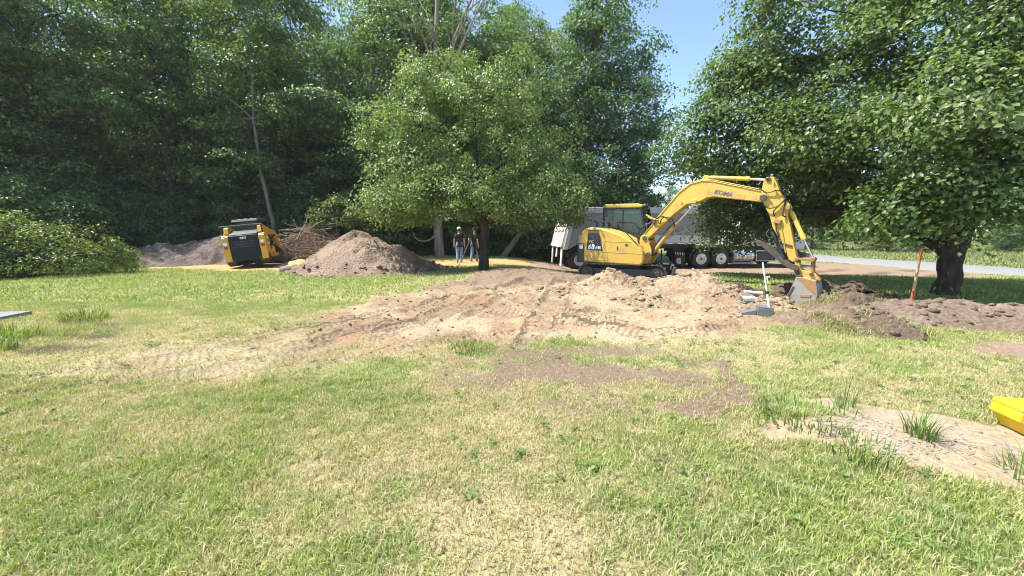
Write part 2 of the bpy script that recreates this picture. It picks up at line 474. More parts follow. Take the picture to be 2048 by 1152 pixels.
C_TAN = np.array([0.25, 0.18, 0.112]); C_TAN2 = np.array([0.345, 0.268, 0.17]); C_RUST = np.array([0.26, 0.15, 0.08])
C_BROWN = np.array([0.175, 0.125, 0.09]); C_DARK = np.array([0.095, 0.066, 0.047]); C_PAD = np.array([0.40, 0.26, 0.12])
C_GRIT = np.array([0.35, 0.28, 0.20]); C_THATCH = np.array([0.33, 0.28, 0.15]); C_GREEN = np.array([0.16, 0.20, 0.06])
C_LITTER = np.array([0.045, 0.038, 0.022])

def mixc(a, b, t):
    return a + (b - a) * t[..., None]

def ground_color(m, x, y):
    n1 = fbm(x, y, 0.8, 4, 101); n2 = fbm(x, y, 3.5, 4, 103)
    c = mixc(np.broadcast_to(C_GREEN, x.shape + (3,)), C_THATCH, sstep(0.15, 0.8, m['dry']))
    c = mixc(c, C_LITTER, m['wood'])
    tan = mixc(np.broadcast_to(C_TAN, x.shape + (3,)), C_TAN2, sstep(0.42, 0.62, n1))
    tan = mixc(tan, C_RUST, sstep(0.56, 0.72, fbm(x, y, 1.1, 4, 107)) * 0.5)
    tan = mixc(tan, C_BROWN, np.clip(sstep(9.5, 12.0, y + (n1 - 0.5) * 4) * 0.8 + sstep(0.6, 0.8, n2) * 0.35, 0, 1))
    c = mixc(c, np.broadcast_to(C_BROWN * 0.95, c.shape), np.clip(m['brown'] * 0.9, 0, 1))
    c = mixc(c, np.broadcast_to(C_DARK, c.shape), np.clip(m['spot'] * 1.2, 0, 1))
    c = mixc(c, tan, np.clip(np.maximum(m['dirt'], m['tracked'] * 0.75), 0, 1))
    c = mixc(c, np.broadcast_to(C_BROWN * 1.05, c.shape), 0.28 * m['tr_m'] * np.maximum(m['dirt'], m['tracked']) * sstep(0.35, 0.6, n2))
    c = mixc(c, mixc(np.broadcast_to(C_BROWN * 1.35, c.shape), C_TAN, sstep(0.4, 0.65, n1)), m['drive'])
    c = mixc(c, np.broadcast_to(C_PAD, c.shape) * (0.85 + 0.3 * n2[..., None]), m['pad'])
    c = mixc(c, np.broadcast_to(C_DARK, c.shape), np.maximum(m['trench'], 0))
    c = mixc(c, np.broadcast_to(C_BROWN * 1.05, c.shape), m['strip'])
    c = mixc(c, np.broadcast_to(C_BROWN * 1.4, c.shape), m['smear'])
    c = mixc(c, mixc(np.broadcast_to(C_GRIT, c.shape), C_TAN2, sstep(0.45, 0.6, n2)), m['sand'])
    return c

def graded(lo, hi, step, far_lo, far_hi, grow=1.12):
    a = list(np.arange(lo, hi, step)); s = step; v = a[-1]
    while v < far_hi:
        s = min(s * grow, 30); v += s; a.append(v)
    b = []; s = step; v = lo
    while v > far_lo:
        s = min(s * grow, 30); v -= s; b.append(v)
    return np.array(b[::-1] + a)

gx = graded(-9.0, 9.6, 0.055, -400, 400)
gy = graded(1.2, 13.5, 0.055, -60, 600)
GX, GY = np.meshgrid(gx, gy)
GM = masks(GX.ravel(), GY.ravel())
gxx, gyy = GX.ravel(), GY.ravel()
GZ = base_h(gxx, gyy) + track_h(GM, gxx, gyy)
GC = ground_color(GM, gxx, gyy)
nx, ny = len(gx), len(gy)
idx = np.arange(nx * ny).reshape(ny, nx)
fq = np.stack([idx[:-1, :-1], idx[:-1, 1:], idx[1:, 1:], idx[1:, :-1]], -1).reshape(-1, 4)
loose = np.clip(np.maximum.reduce([GM['dirt'], GM['drive'], GM['tracked'] * 0.7, GM['brown'] * 0.4, GM['smear']]), 0, 1)
me = np_mesh('ground', np.stack([gxx, gyy, GZ], -1), fq, GC, True, {'tr_s': GM['tr_s'], 'tr_m': GM['tr_m'] * loose})
M_GROUND, gn, gb, gbump, gadd = attr_soil('soil_and_thatch', 22, 0.8, 0.035)
a1 = N(gn, 'ShaderNodeAttribute', attribute_name='tr_s'); a2 = N(gn, 'ShaderNodeAttribute', attribute_name='tr_m')
ml = N(gn, 'ShaderNodeMath', operation='MULTIPLY'); ml.inputs[1].default_value = 2 * math.pi / 0.105
sn = N(gn, 'ShaderNodeMath', operation='SINE'); mu = N(gn, 'ShaderNodeMath', operation='MULTIPLY'); ma = N(gn, 'ShaderNodeMath', operation='MULTIPLY_ADD'); ma.inputs[1].default_value = 0.42
gn.links.new(a1.outputs['Fac'], ml.inputs[0]); gn.links.new(ml.outputs[0], sn.inputs[0]); gn.links.new(sn.outputs[0], mu.inputs[0]); gn.links.new(a2.outputs['Fac'], mu.inputs[1])
gn.links.new(mu.outputs[0], ma.inputs[0]); gn.links.new(gadd.outputs[0], ma.inputs[2]); gn.links.new(ma.outputs[0], gbump.inputs['Height'])
tag(link('ground', me, M_GROUND), kind='structure')

# ------------------------------------------------------------------ road past the trees
def ribbon(pts, offs, dz, n=60):
    P = np.array(pts, float); seg = np.hypot(*np.diff(P, axis=0).T); L = np.concatenate([[0], np.cumsum(seg)])
    t = np.linspace(0, L[-1], n); px = np.interp(t, L, P[:, 0]); py = np.interp(t, L, P[:, 1])
    for _ in range(3):
        px[1:-1] = (px[:-2] + px[1:-1] * 2 + px[2:]) / 4; py[1:-1] = (py[:-2] + py[1:-1] * 2 + py[2:]) / 4
    tx, ty = np.gradient(px), np.gradient(py); l = np.hypot(tx, ty); nxv, nyv = -ty / l, tx / l
    vs = []; k = len(offs)
    for o, d in zip(offs, dz):
        X, Y = px + nxv * o, py + nyv * o
        vs.append(np.stack([X, Y, base_h(px, py) + d], -1))
    V = np.stack(vs, 1).reshape(-1, 3); ii = np.arange(n * k).reshape(n, k)
    return V, np.stack([ii[:-1, :-1], ii[:-1, 1:], ii[1:, 1:], ii[1:, :-1]], -1).reshape(-1, 4)
V, Fq = ribbon(ROAD, (-2.6, -2.3, 0, 2.3, 2.6), (-0.02, 0.09, 0.13, 0.09, -0.02))
M_ROAD, rn, rb, rbp, radd = attr_soil('worn_pale_asphalt', 30, 0.3, 0.01, 0.9, 0.18)
V2 = V.copy()
tag(link('road', np_mesh('road', V, Fq, np.full((len(V), 3), 0.21) * np.array([1.0, 0.98, 0.95]), True), M_ROAD), kind='structure')

# ------------------------------------------------------------------ heaps of earth
M_SOIL, *_ = attr_soil('loose_soil', 14, 1.0, 0.07, 0.97, 0.38)
PILE_H = []
def heap_rough(x, y, seed, lump):
    big = fbm(x, y, 0.7, 3, seed + 13)
    k = 0.30 + 1.5 * sstep(0.35, 0.70, fbm(x, y, 0.9, 3, seed + 17))
    return ((fbm(x, y, 1.6, 6, seed, 0.62) - 0.5) * 2.2 * k + np.abs(fbm(x + 3.0 * big, y - 2.0 * big, 2.1, 4, seed + 5) - 0.5) * -0.9 * k + (fbm(x, y, 7.5, 3, seed + 9) - 0.5) * 0.22 * k) * lump
def heap(name, label, cat, x0, x1, y0, y1, hfun, cfun, res=0.06, lump=0.12, seed=0, group=None):
    xs = np.arange(x0, x1, res); ys = np.arange(y0, y1, res); X, Y = np.meshgrid(xs, ys); x, y = X.ravel(), Y.ravel()
    h = hfun(x, y)
    rough = heap_rough(x, y, seed, lump)
    hh = h + rough * sstep(-0.05, 0.35, h) + rough * 0.3
    g = H(x, y)
    z = g + np.maximum(hh, -0.06)
    ii = np.arange(len(x)).reshape(X.shape)
    q = np.stack([ii[:-1, :-1], ii[:-1, 1:], ii[1:, 1:], ii[1:, :-1]], -1).reshape(-1, 4)
    q = q[(hh[q] > -0.02).any(1)]
    used = np.unique(q); remap = np.full(len(x), -1); remap[used] = np.arange(len(used))
    me = np_mesh(name, np.stack([x, y, z], -1)[used], remap[q], cfun(x, y, hh)[used], True)
    o = link(name, me, M_SOIL); tag(o, label, cat, group)
    PILE_H.append((hfun, seed))
    return o

def cones(lst, tip=0.02):
    """list of (x, y, height, slope, y squash)"""
    def f(x, y):
        out = np.full(x.shape, -9.0)
        for (cx, cy_, hgt, sl, sq) in lst:
            d = np.sqrt((x - cx) ** 2 + ((y - cy_) * sq) ** 2 + tip)
            c = hgt - sl * (d - 0.14) + 0.10 * (fbm(x, y, 0.9, 2, 5) - 0.5)
            c = np.maximum(c, -0.35 + 0.22 * np.exp(-np.maximum(d - hgt / sl, 0)))
            k = 0.16
            hh = np.clip(0.5 + 0.5 * (c - out) / k, 0, 1)
            out = out + (c - out) * hh + k * hh * (1 - hh)
        return out
    return f

def two_tone(a, b, seed, f=1.2, lo=0.38, hi=0.62):
    a, b = np.array(a), np.array(b)
    return lambda x, y, h: mixc(np.broadcast_to(a, x.shape + (3,)), b, sstep(lo, hi, fbm(x, y, f, 5, seed, 0.6)))

heap('dirt_mound', 'tall grey brown mound of dumped earth left of the apple tree', 'dirt mound', -9.2, -2.2, 12.6, 18.2,
     cones([(-6.15, 15.5, 1.72, 0.66, 1.1), (-4.7, 15.5, 1.22, 0.70, 1.1), (-5.4, 15.1, 1.35, 0.7, 1.1), (-3.6, 16.1, 0.45, 0.5, 1.0), (-7.4, 15.2, 0.55, 0.5, 1.0)], 0.16),
     two_tone((0.19, 0.138, 0.098), (0.275, 0.205, 0.15), 201), 0.06, 0.20, 301)
heap('dirt_mound', 'low dark soil pile between the left shrub and the taller dark pile', 'dirt mound', -20.5, -13.8, 15.6, 22,
     cones([(-17.2, 18.7, 1.1, 0.52, 1.0), (-18.6, 18.6, 0.7, 0.5, 1), (-15.6, 18.0, 0.45, 0.4, 1)], 0.2),
     two_tone((0.13, 0.105, 0.085), (0.18, 0.15, 0.12), 203), 0.08, 0.13, 303)
heap('dirt_mound', 'tall dark flat-topped soil pile behind the track loader', 'dirt mound', -19, -11.0, 16.6, 24,
     cones([(-15.6, 20.0, 1.5, 0.62, 1.0), (-14.6, 20.2, 1.85, 0.75, 1.0), (-13.6, 20.2, 1.5, 0.7, 1.0)], 0.2),
     two_tone((0.115, 0.092, 0.075), (0.17, 0.14, 0.115), 205), 0.08, 0.17, 305)
SPOIL = cones([(2.76, 10.35, 0.46, 0.50, 1.0), (3.35, 10.3, 0.33, 0.45, 1.0), (4.0, 10.0, 0.33, 0.45, 1.0), (4.62, 9.6, 0.60, 0.56, 1.0), (5.1, 8.75, 0.26, 0.40, 1), (5.55, 8.0, 0.16, 0.4, 1),
               (2.2, 9.6, 0.20, 0.3, 1), (3.0, 8.9, 0.22, 0.26, 1), (4.0, 8.6, 0.26, 0.28, 1), (4.6, 7.9, 0.17, 0.3, 1), (1.3, 9.9, 0.14, 0.25, 1)])
heap('spoil_heap', 'long lumpy heap of tan sandy spoil in front of the excavator', 'dirt heap', -0.2, 6.6, 6.6, 11.6, SPOIL,
     two_tone((0.27, 0.19, 0.12), (0.36, 0.27, 0.175), 207, 1.6), 0.045, 0.11, 307)
BERM = cones([(5.55, 6.35, 0.30, 0.55, 1), (5.15, 6.7, 0.18, 0.5, 1), (5.9, 5.95, 0.24, 0.55, 1), (6.15, 6.6, 0.30, 0.55, 1), (6.75, 7.5, 0.34, 0.5, 1), (6.5, 7.75, 0.14, 0.5, 1)])
heap('sod_heap', 'clumpy dark brown heap of dug soil and sod beside the bucket', 'dirt heap', 4.3, 7.9, 5.0, 9.0, BERM,
     lambda x, y, h: mixc(two_tone((0.15, 0.108, 0.075), (0.22, 0.165, 0.115), 209)(x, y, h), np.array([0.13, 0.125, 0.05]), sstep(0.56, 0.66, fbm(x, y, 1.7, 4, 211)) * 0.8), 0.045, 0.15, 309)
BERM2 = cones([(7.15, 7.0, 0.30, 0.48, 1), (7.6, 6.85, 0.33, 0.5, 1), (8.1, 6.6, 0.35, 0.5, 1), (8.6, 6.3, 0.36, 0.5, 1), (9.2, 5.95, 0.36, 0.5, 1), (9.9, 5.6, 0.36, 0.5, 1), (10.7, 5.2, 0.34, 0.5, 1), (6.7, 6.55, 0.12, 0.4, 1)])
heap('soil_berm', 'smooth grey brown soil ridge running past the orange-topped stake', 'dirt berm', 6.2, 11.8, 4.2, 8.2, BERM2,
     two_tone((0.20, 0.148, 0.108), (0.27, 0.205, 0.155), 213), 0.05, 0.09, 311)
heap('dark_spoil', 'low ridge of dark topsoil behind the sandy spoil and bucket', 'dirt heap', 4.9, 9.8, 9.6, 11.6,
     cones([(5.7, 10.6, 0.24, 0.6, 1.2), (6.3, 10.5, 0.2, 0.6, 1.2), (8.3, 10.3, 0.26, 0.6, 1.2), (8.9, 9.9, 0.24, 0.6, 1.2), (7.7, 10.6, 0.2, 0.6, 1.2)]),
     two_tone((0.085, 0.06, 0.043), (0.13, 0.095, 0.07), 215), 0.05, 0.10, 313)
heap('sand_dump', 'low rusty sand bank beside the right track of the loader', 'dirt heap', -11.5, -7.6, 15.4, 19.6,
     cones([(-9.6, 17.4, 0.25, 0.3, 1), (-8.9, 16.6, 0.2, 0.3, 1)]), two_tone((0.42, 0.26, 0.12), (0.5, 0.34, 0.18), 217), 0.08, 0.05, 315)

# clods and stones, far too many to count
ico = bmesh.new(); bmesh.ops.create_icosphere(ico, subdivisions=1, radius=1.0)
ICO_V = np.array([v.co[:] for v in ico.verts]); ICO_F = np.array([[v.index for v in f.verts] for f in ico.faces]); ico.free()
def scatter_stones(name, pts, sizes, colors, mat, label, cat, seed, flat=0.7):
    r = np.random.default_rng(seed); n = len(pts)
    base = ICO_V[None] * (1 + (r.random((n, len(ICO_V), 1)) - 0.5) * 0.7)
    base = base * np.stack([np.ones(n), 0.6 + 0.5 * r.random(n), flat * (0.6 + 0.6 * r.random(n))], -1)[:, None, :]
    a = r.random(n) * 6.28; ca, sa = np.cos(a)[:, None], np.sin(a)[:, None]
    X = base[..., 0] * ca - base[..., 1] * sa; Y = base[..., 0] * sa + base[..., 1] * ca
    V = np.stack([X, Y, base[..., 2]], -1) * sizes[:, None, None] + pts[:, None, :]
    Fc = (ICO_F[None] + (np.arange(n) * len(ICO_V))[:, None, None]).reshape(-1, 3)
    Cc = np.repeat(colors, len(ICO_V), 0)
    o = link(name, np_mesh(name, V.reshape(-1, 3), Fc, Cc, False), mat)
    return tag(o, label, cat, None, 'stuff')

def surface(x, y, parts):
    z = H(x, y); best = z.copy()
    for hf, seed, lump in parts:
        h = hf(x, y)
        rough = heap_rough(x, y, seed, lump)
        hh = h + rough * sstep(-0.05, 0.35, h) + rough * 0.3
        best = np.maximum(best, z + hh)
    return best
r = np.random.default_rng(5)
x = r.uniform(0.0, 6.3, 5200); y = r.uniform(6.3, 11.3, 5200)
k = ((SPOIL(x, y) + r.normal(0, 0.05, 5200)) > -0.03) & (r.random(5200) < sstep(0.38, 0.62, fbm(x, y, 1.1, 3, 171)))
x, y = x[k], y[k]; sz = 0.007 + 0.085 * r.random(len(x)) ** 6
cc = mixc(np.broadcast_to(np.array([0.26, 0.185, 0.12]), (len(x), 3)), np.array([0.38, 0.29, 0.195]), r.random(len(x)))
scatter_stones('clods', np.stack([x, y, surface(x, y, [(SPOIL, 307, 0.11)]) + sz * 0.15], -1), sz, cc, M_SOIL, 'loose clods of tan sandy earth strewn over the spoil heap', 'clods', 6)
x = r.uniform(4.3, 11.3, 3200); y = r.uniform(4.3, 8.9, 3200)
k = (np.maximum(BERM(x, y), BERM2(x, y)) + r.normal(0, 0.05, 3200)) > -0.02
k &= r.random(3200) < sstep(0.35, 0.6, fbm(x, y, 1.2, 3, 173)) * 0.8
x, y = x[k], y[k]; sz = 0.010 + 0.085 * r.random(len(x)) ** 4.5
cc = mixc(np.broadcast_to(np.array([0.14, 0.10, 0.07]), (len(x), 3)), np.array([0.25, 0.19, 0.135]), r.random(len(x)))
scatter_stones('clods', np.stack([x, y, surface(x, y, [(BERM, 309, 0.15), (BERM2, 311, 0.09)]) + sz * 0.1], -1), sz, cc, M_SOIL, 'dark crumbs of soil on the sod heap and ridge', 'clods', 8)
x = r.uniform(-9.2, -2.2, 1800); y = r.uniform(12.7, 17.6, 1800)
MND = cones([(-6.15, 15.5, 1.72, 0.66, 1.1), (-4.7, 15.5, 1.22, 0.70, 1.1), (-5.4, 15.1, 1.35, 0.7, 1.1), (-3.6, 16.1, 0.45, 0.5, 1.0), (-7.4, 15.2, 0.55, 0.5, 1.0)], 0.16)
hm_ = MND(x, y); k = (hm_ > -0.12) & (r.random(1800) < np.where(hm_ < 0.3, 0.8, 0.10))
x, y = x[k], y[k]; sz = 0.02 + 0.09 * r.random(len(x)) ** 3.5
scatter_stones('clods', np.stack([x, y, surface(x, y, [(MND, 301, 0.20)]) + sz * 0.1], -1), sz, mixc(np.broadcast_to(np.array([0.13, 0.095, 0.068]), (len(x), 3)), np.array([0.27, 0.20, 0.15]), r.random(len(x))), M_SOIL, 'clods rolled down the tall grey brown mound', 'clods', 12)
x = r.uniform(-4.5, 6.0, 2600); y = r.uniform(4.0, 13.2, 2600); mm = masks(x, y); k = r.random(2600) < np.maximum(mm['dirt'], mm['strip'] * 0.7)
x, y = x[k], y[k]; sz = 0.008 + 0.03 * r.random(len(x)) ** 3
scatter_stones('clods', np.stack([x, y, H(x, y) + sz * 0.1], -1), sz, ground_color(masks(x, y), x, y) * (0.75 + 0.4 * r.random((len(x), 1))), M_SOIL, 'small crumbs of earth on the tracked bare ground', 'clods', 9)
x = r.uniform(2.0, 4.4, 9000); y = r.uniform(2.2, 3.6, 9000); mm = masks(x, y)
k = r.random(9000) < mm['sand'] * np.clip(0.03 + 0.8 * np.exp(-(((x - 2.95) / 0.5) ** 2 + ((y - 2.72) / 0.2) ** 2)), 0, 1)
x, y = x[k], y[k]; sz = 0.003 + 0.011 * r.random(len(x)) ** 3
g = r.random((len(x), 1)); cc = (0.13 + 0.24 * g) * np.array([1.0, 0.92, 0.80]) * np.ones((len(x), 3))
M_STONE, *_ = attr_soil('pebble', 60, 0.2, 0.004, 0.8, 0.2)
scatter_stones('gravel', np.stack([x, y, H(x, y) + sz * 0.2], -1), sz, cc, M_STONE, 'pale grey gravel scattered on the bare sandy patch', 'gravel', 10)

# ================================================================== GRASS
M_GRASS = leaf_mat('grass_blade', 0.30, 0.55, 0.25)
def blades(x, y, hgt, wid, colr, seed, segs, lean=0.9, z=None):
    r = np.random.default_rng(seed); n = len(x)
    z = H(x, y) if z is None else z
    a = r.random(n) * 2 * np.pi; l = hgt * lean * np.abs(r.normal(0.55, 0.3, n))
    b = a + np.pi / 2 + r.normal(0, 0.5, n)
    dx, dy = np.cos(a), np.sin(a); wx, wy = np.cos(b) * wid / 2, np.sin(b) * wid / 2
    p0 = np.stack([x, y, z - 0.004], -1); wv = np.stack([wx, wy, np.zeros(n)], -1); d = np.stack([dx, dy, np.zeros(n)], -1)
    up = np.array([0, 0, 1.0])
    tip = p0 + d * l[:, None] + up * (hgt * np.sqrt(np.clip(1 - (l / hgt) ** 2 * 0.6, 0.12, 1)))[:, None]
    if segs == 1:
        V = np.stack([p0 - wv, p0 + wv, tip], 1); Fc = np.arange(3 * n).reshape(n, 3); k = 3
    else:
        mid = p0 + d * (l * 0.32)[:, None] + up * (hgt * 0.58)[:, None]
        V = np.stack([p0 - wv * 0.8, p0 + wv * 0.8, mid - wv, mid + wv, tip], 1); k = 5
        Fc = (np.array([[0, 1, 3], [0, 3, 2], [2, 3, 4]])[None] + (np.arange(n) * 5)[:, None, None]).reshape(-1, 3)
    C = np.repeat(colr, k, 0).reshape(n, k, 3)
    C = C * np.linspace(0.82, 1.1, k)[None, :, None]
    return V.reshape(-1, 3), Fc, C.reshape(-1, 3)

G_LUSH = np.array([0.255, 0.335, 0.08]); G_MID = np.array([0.35, 0.40, 0.135]); G_BLUE = np.array([0.23, 0.31, 0.14]); G_STRAW = np.array([0.46, 0.40, 0.21]); G_PALE = np.array([0.55, 0.49, 0.32]); G_BRN = np.array([0.27, 0.20, 0.12])
def grass_colors(m, x, y, r):
    n = len(x)
    t = r.random(n)
    g = mixc(np.broadcast_to(G_LUSH, (n, 3)), G_MID, sstep(0.3, 0.7, fbm(x, y, 0.9, 3, 131) + r.normal(0, 0.15, n)))
    g = mixc(g, G_BLUE, sstep(0.55, 0.7, fbm(x, y, 1.7, 3, 137)) * 0.35)
    s = mixc(np.broadcast_to(G_STRAW, (n, 3)), G_PALE, r.random(n))
    s = mixc(s, G_BRN, (r.random(n) < 0.16) * 0.8)
    p = np.clip(0.22 + 0.66 * m['dry'], 0.05, 0.9) * np.where(y > 7.5, 0.62, 1.0)
    c = np.where((t < p)[:, None], s, g)
    return c * (0.78 + 0.44 * r.random((n, 1)))

def lawn(n, ylo, yhi, spread, hgt, wid, seed, segs, keep=1.0, xmax=30):
    r = np.random.default_rng(seed)
    # even spread over the wedge of lawn in front of the house, a little wider than the view
    y = np.sqrt(r.uniform((ylo) ** 2, yhi ** 2, n)); hw = np.minimum(y * spread + 1.0, xmax); x = r.uniform(-1, 1, n) * hw
    m = masks(x, y)
    clump = fbm(x, y, 9.0, 2, seed)
    d = (1 - m['bare']) * (1 - m['wood']) * np.clip(0.55 + clump * 0.9, 0, 1)
    d = np.where(np.abs(x - 0) > 99, 0, d)
    k = r.random(n) < d
    x, y = x[k], y[k]; m = {q: v[k] for q, v in m.items()}
    lush = np.clip(1 - m['dry'], 0, 1)
    tall = 0.8 + 0.5 * lush + 0.8 * np.exp(-(((x - 3.0) / 0.9) ** 2 + ((y - 1.65) / 0.4) ** 2)) + 0.2 * sstep(0.30, 0.06, np.abs(poly_sd(x, y, SAND))) + 1.0 * np.exp(-(((x + 7.3) / 0.9) ** 2 + ((y - 6.0) / 0.7) ** 2))
    hh = hgt * tall * (0.55 + 0.75 * r.random(len(x))) * (0.6 + 0.7 * clump[k])
    return blades(x, y, hh, wid * (0.45 + 1.15 * r.random(len(x)) ** 1.6), grass_colors(m, x, y, r), seed + 1, segs, 1.1)

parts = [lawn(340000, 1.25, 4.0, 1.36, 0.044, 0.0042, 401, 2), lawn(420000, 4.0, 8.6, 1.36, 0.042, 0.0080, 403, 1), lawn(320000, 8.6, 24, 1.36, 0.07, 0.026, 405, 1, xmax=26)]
off = 0; VV = []; FF = []; CC = []
for v, f, c in parts:
    VV.append(v); FF.append(f + off); CC.append(c); off += len(v)
tag(link('lawn_grass', np_mesh('lawn_grass', np.concatenate(VV), np.concatenate(FF), np.concatenate(CC)), M_GRASS), 'mown lawn of mixed green and straw-dry grass', 'grass', None, 'stuff')
# sod still growing on the dug heap
r = np.random.default_rng(77)
x = r.uniform(4.4, 7.9, 26000); y = r.uniform(5.1, 9.0, 26000)
k = (BERM(x, y) > -0.05) & (r.random(26000) < sstep(0.50, 0.62, fbm(x, y, 1.7, 4, 211)) * 0.8 + 0.02)
x, y = x[k], y[k]
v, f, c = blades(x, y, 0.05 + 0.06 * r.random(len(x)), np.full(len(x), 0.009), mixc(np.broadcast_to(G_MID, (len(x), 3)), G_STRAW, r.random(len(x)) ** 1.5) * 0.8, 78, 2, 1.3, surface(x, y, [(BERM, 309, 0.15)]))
tag(link('sod_grass', np_mesh('sod_grass', v, f, c), M_GRASS), 'torn grass hanging on the sods of the dug heap', 'grass', None, 'stuff')

# rough meadow beyond the road and weeds along the wood's edge
r = np.random.default_rng(79)
n = 90000
x = r.uniform(16, 75, n); y = r.uniform(10, 70, n); d = line_sd(x, y, ROAD)
k = (d[2] < -3.0) & (d[0] > 3.0) & (x / y > 0.5)
x, y = x[k], y[k]
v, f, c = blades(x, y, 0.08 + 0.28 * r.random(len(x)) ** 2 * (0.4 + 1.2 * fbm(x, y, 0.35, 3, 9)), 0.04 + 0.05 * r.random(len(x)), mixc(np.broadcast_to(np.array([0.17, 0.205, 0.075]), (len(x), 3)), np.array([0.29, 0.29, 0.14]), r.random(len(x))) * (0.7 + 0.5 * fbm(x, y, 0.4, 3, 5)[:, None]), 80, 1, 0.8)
tag(link('meadow_grass', np_mesh('meadow_grass', v, f, c), M_GRASS), 'tall pale green weeds in the field beyond the road', 'grass', None, 'stuff')
n = 60000
x = r.uniform(-26, 7, n); y = r.uniform(15, 30, n); m = masks(x, y)
k = (m['wood'] > 0.25) & (r.random(n) < sstep(0.35, 0.6, fbm(x, y, 0.5, 3, 141)))
x, y = x[k], y[k]
v, f, c = blades(x, y, 0.15 + 0.45 * r.random(len(x)) ** 2, 0.05 + 0.06 * r.random(len(x)), mixc(np.broadcast_to(np.array([0.05, 0.10, 0.02]), (len(x), 3)), np.array([0.14, 0.19, 0.05]), r.random(len(x))), 81, 1, 1.0)
tag(link('undergrowth', np_mesh('undergrowth', v, f, c), M_GRASS), 'low weeds and seedlings on the floor of the wood', 'undergrowth', None, 'stuff')

# broad-leaved weeds and clover pressed into the turf
r = np.random.default_rng(91); nr = 900
yy = np.sqrt(r.uniform(1.3 ** 2, 7.0 ** 2, nr)); xx = r.uniform(-1, 1, nr) * (yy * 1.34 + 0.6); mm = masks(xx, yy)
k = (r.random(nr) < (1 - mm['bare'])) & (fbm(xx, yy, 0.8, 3, 161) > 0.47); xx, yy = xx[k], yy[k]
per = 9; ci = np.repeat(np.arange(len(xx)), per); n = len(ci); a = r.random(n) * 6.28; d = 0.012 + 0.035 * r.random(n)
px, py = xx[ci] + np.cos(a) * d, yy[ci] + np.sin(a) * d; pz = H(px, py) + 0.02 + 0.03 * r.random(n)
L = 0.018 + 0.028 * r.random(n); dv = np.stack([np.cos(a), np.sin(a), 0.25 * r.normal(size=n)], -1); nv = np.stack([0.3 * r.normal(size=n), 0.3 * r.normal(size=n), np.ones(n)], -1); nv /= np.linalg.norm(nv, axis=1, keepdims=True)
dv = dv - nv * (dv * nv).sum(1, keepdims=True); sv = np.cross(nv, dv); P_ = np.stack([px, py, pz], -1)
V_ = np.stack([P_ - dv * L[:, None] * 0.5, P_ + sv * L[:, None] * 0.32, P_ + dv * L[:, None] * 0.5, P_ - sv * L[:, None] * 0.32], 1).reshape(-1, 3)
F_ = np.arange(4 * n).reshape(n, 4); cc = np.array([0.13, 0.21, 0.055]) * (0.7 + 0.6 * r.random((n, 1)))
tag(link('lawn_weeds', np_mesh('lawn_weeds', V_, F_, np.repeat(cc, 4, 0)), M_GRASS), 'small broad-leaved weeds and clover in the turf', 'weeds', None, 'stuff')

# ================================================================== TREES
M_LEAF = leaf_mat('leaf', 0.42, 0.42, 0.4)
M_LEAF_APPLE = leaf_mat('apple_leaf', 0.42, 0.40, 0.45)
M_BARK = bark_mat('dark_bark', (0.028, 0.023, 0.019), (0.085, 0.07, 0.056))
M_BARK_GREY = bark_mat('grey_bark', (0.08, 0.07, 0.058), (0.21, 0.19, 0.165), 5)
M_BARK_PALE = bark_mat('bleached_wood', (0.13, 0.11, 0.09), (0.34, 0.30, 0.25), 6)

def leaf_quads(P, Nrm, D, L, W, colr):
    """folded lance-shaped leaves: 4 verts, 2 triangles each"""
    D = D - Nrm * (D * Nrm).sum(1, keepdims=True); D /= np.linalg.norm(D, axis=1, keepdims=True) + 1e-9
    S = np.cross(Nrm, D); n = len(P)
    L = L[:, None]; W = W[:, None]
    V = np.stack([P - D * L * 0.5, P + S * W * 0.5 + Nrm * W * 0.16, P + D * L * 0.5 - Nrm * L * 0.10, P - S * W * 0.5 + Nrm * W * 0.16], 1)
    Fc = (np.array([[0, 2, 1], [0, 3, 2]])[None] + (np.arange(n) * 4)[:, None, None]).reshape(-1, 3)
    return V.reshape(-1, 3), Fc, np.repeat(colr, 4, 0)

def n3(p, f, seed):
    return (vnoise(p[:, 0] * f + 3.1 * seed, p[:, 1] * f, seed) + vnoise(p[:, 1] * f, p[:, 2] * f + 1.7 * seed, seed + 1) + vnoise(p[:, 2] * f, p[:, 0] * f, seed + 2)) / 3

def tubes_np(E, sides=5):
    """E: list of (p0, p1, r0, r1) -> verts, quads"""
    if not E: return np.zeros((0, 3)), np.zeros((0, 4), int)
    p0 = np.array([e[0] for e in E]); p1 = np.array([e[1] for e in E]); r0 = np.array([e[2] for e in E]); r1 = np.array([e[3] for e in E])
    d = p1 - p0; l = np.linalg.norm(d, axis=1, keepdims=True) + 1e-9; d /= l
    ref = np.where(np.abs(d[:, 2:3]) > 0.9, np.array([[1.0, 0, 0]]), np.array([[0, 0, 1.0]]))
    u = np.cross(d, ref); u /= np.linalg.norm(u, axis=1, keepdims=True); v = np.cross(d, u)
    a = np.arange(sides) * 2 * np.pi / sides
    ring = u[:, None] * np.cos(a)[None, :, None] + v[:, None] * np.sin(a)[None, :, None]
    V = np.concatenate([p0[:, None] - d[:, None] * r0[:, None, None] * 0.3 + ring * r0[:, None, None], p1[:, None] + d[:, None] * r1[:, None, None] * 0.3 + ring * r1[:, None, None]], 1)
    k = np.arange(sides); q = np.stack([k, (k + 1) % sides, (k + 1) % sides + sides, k + sides], -1)
    Fq = (q[None] + (np.arange(len(E)) * 2 * sides)[:, None, None]).reshape(-1, 4)
    return V.reshape(-1, 3), Fq

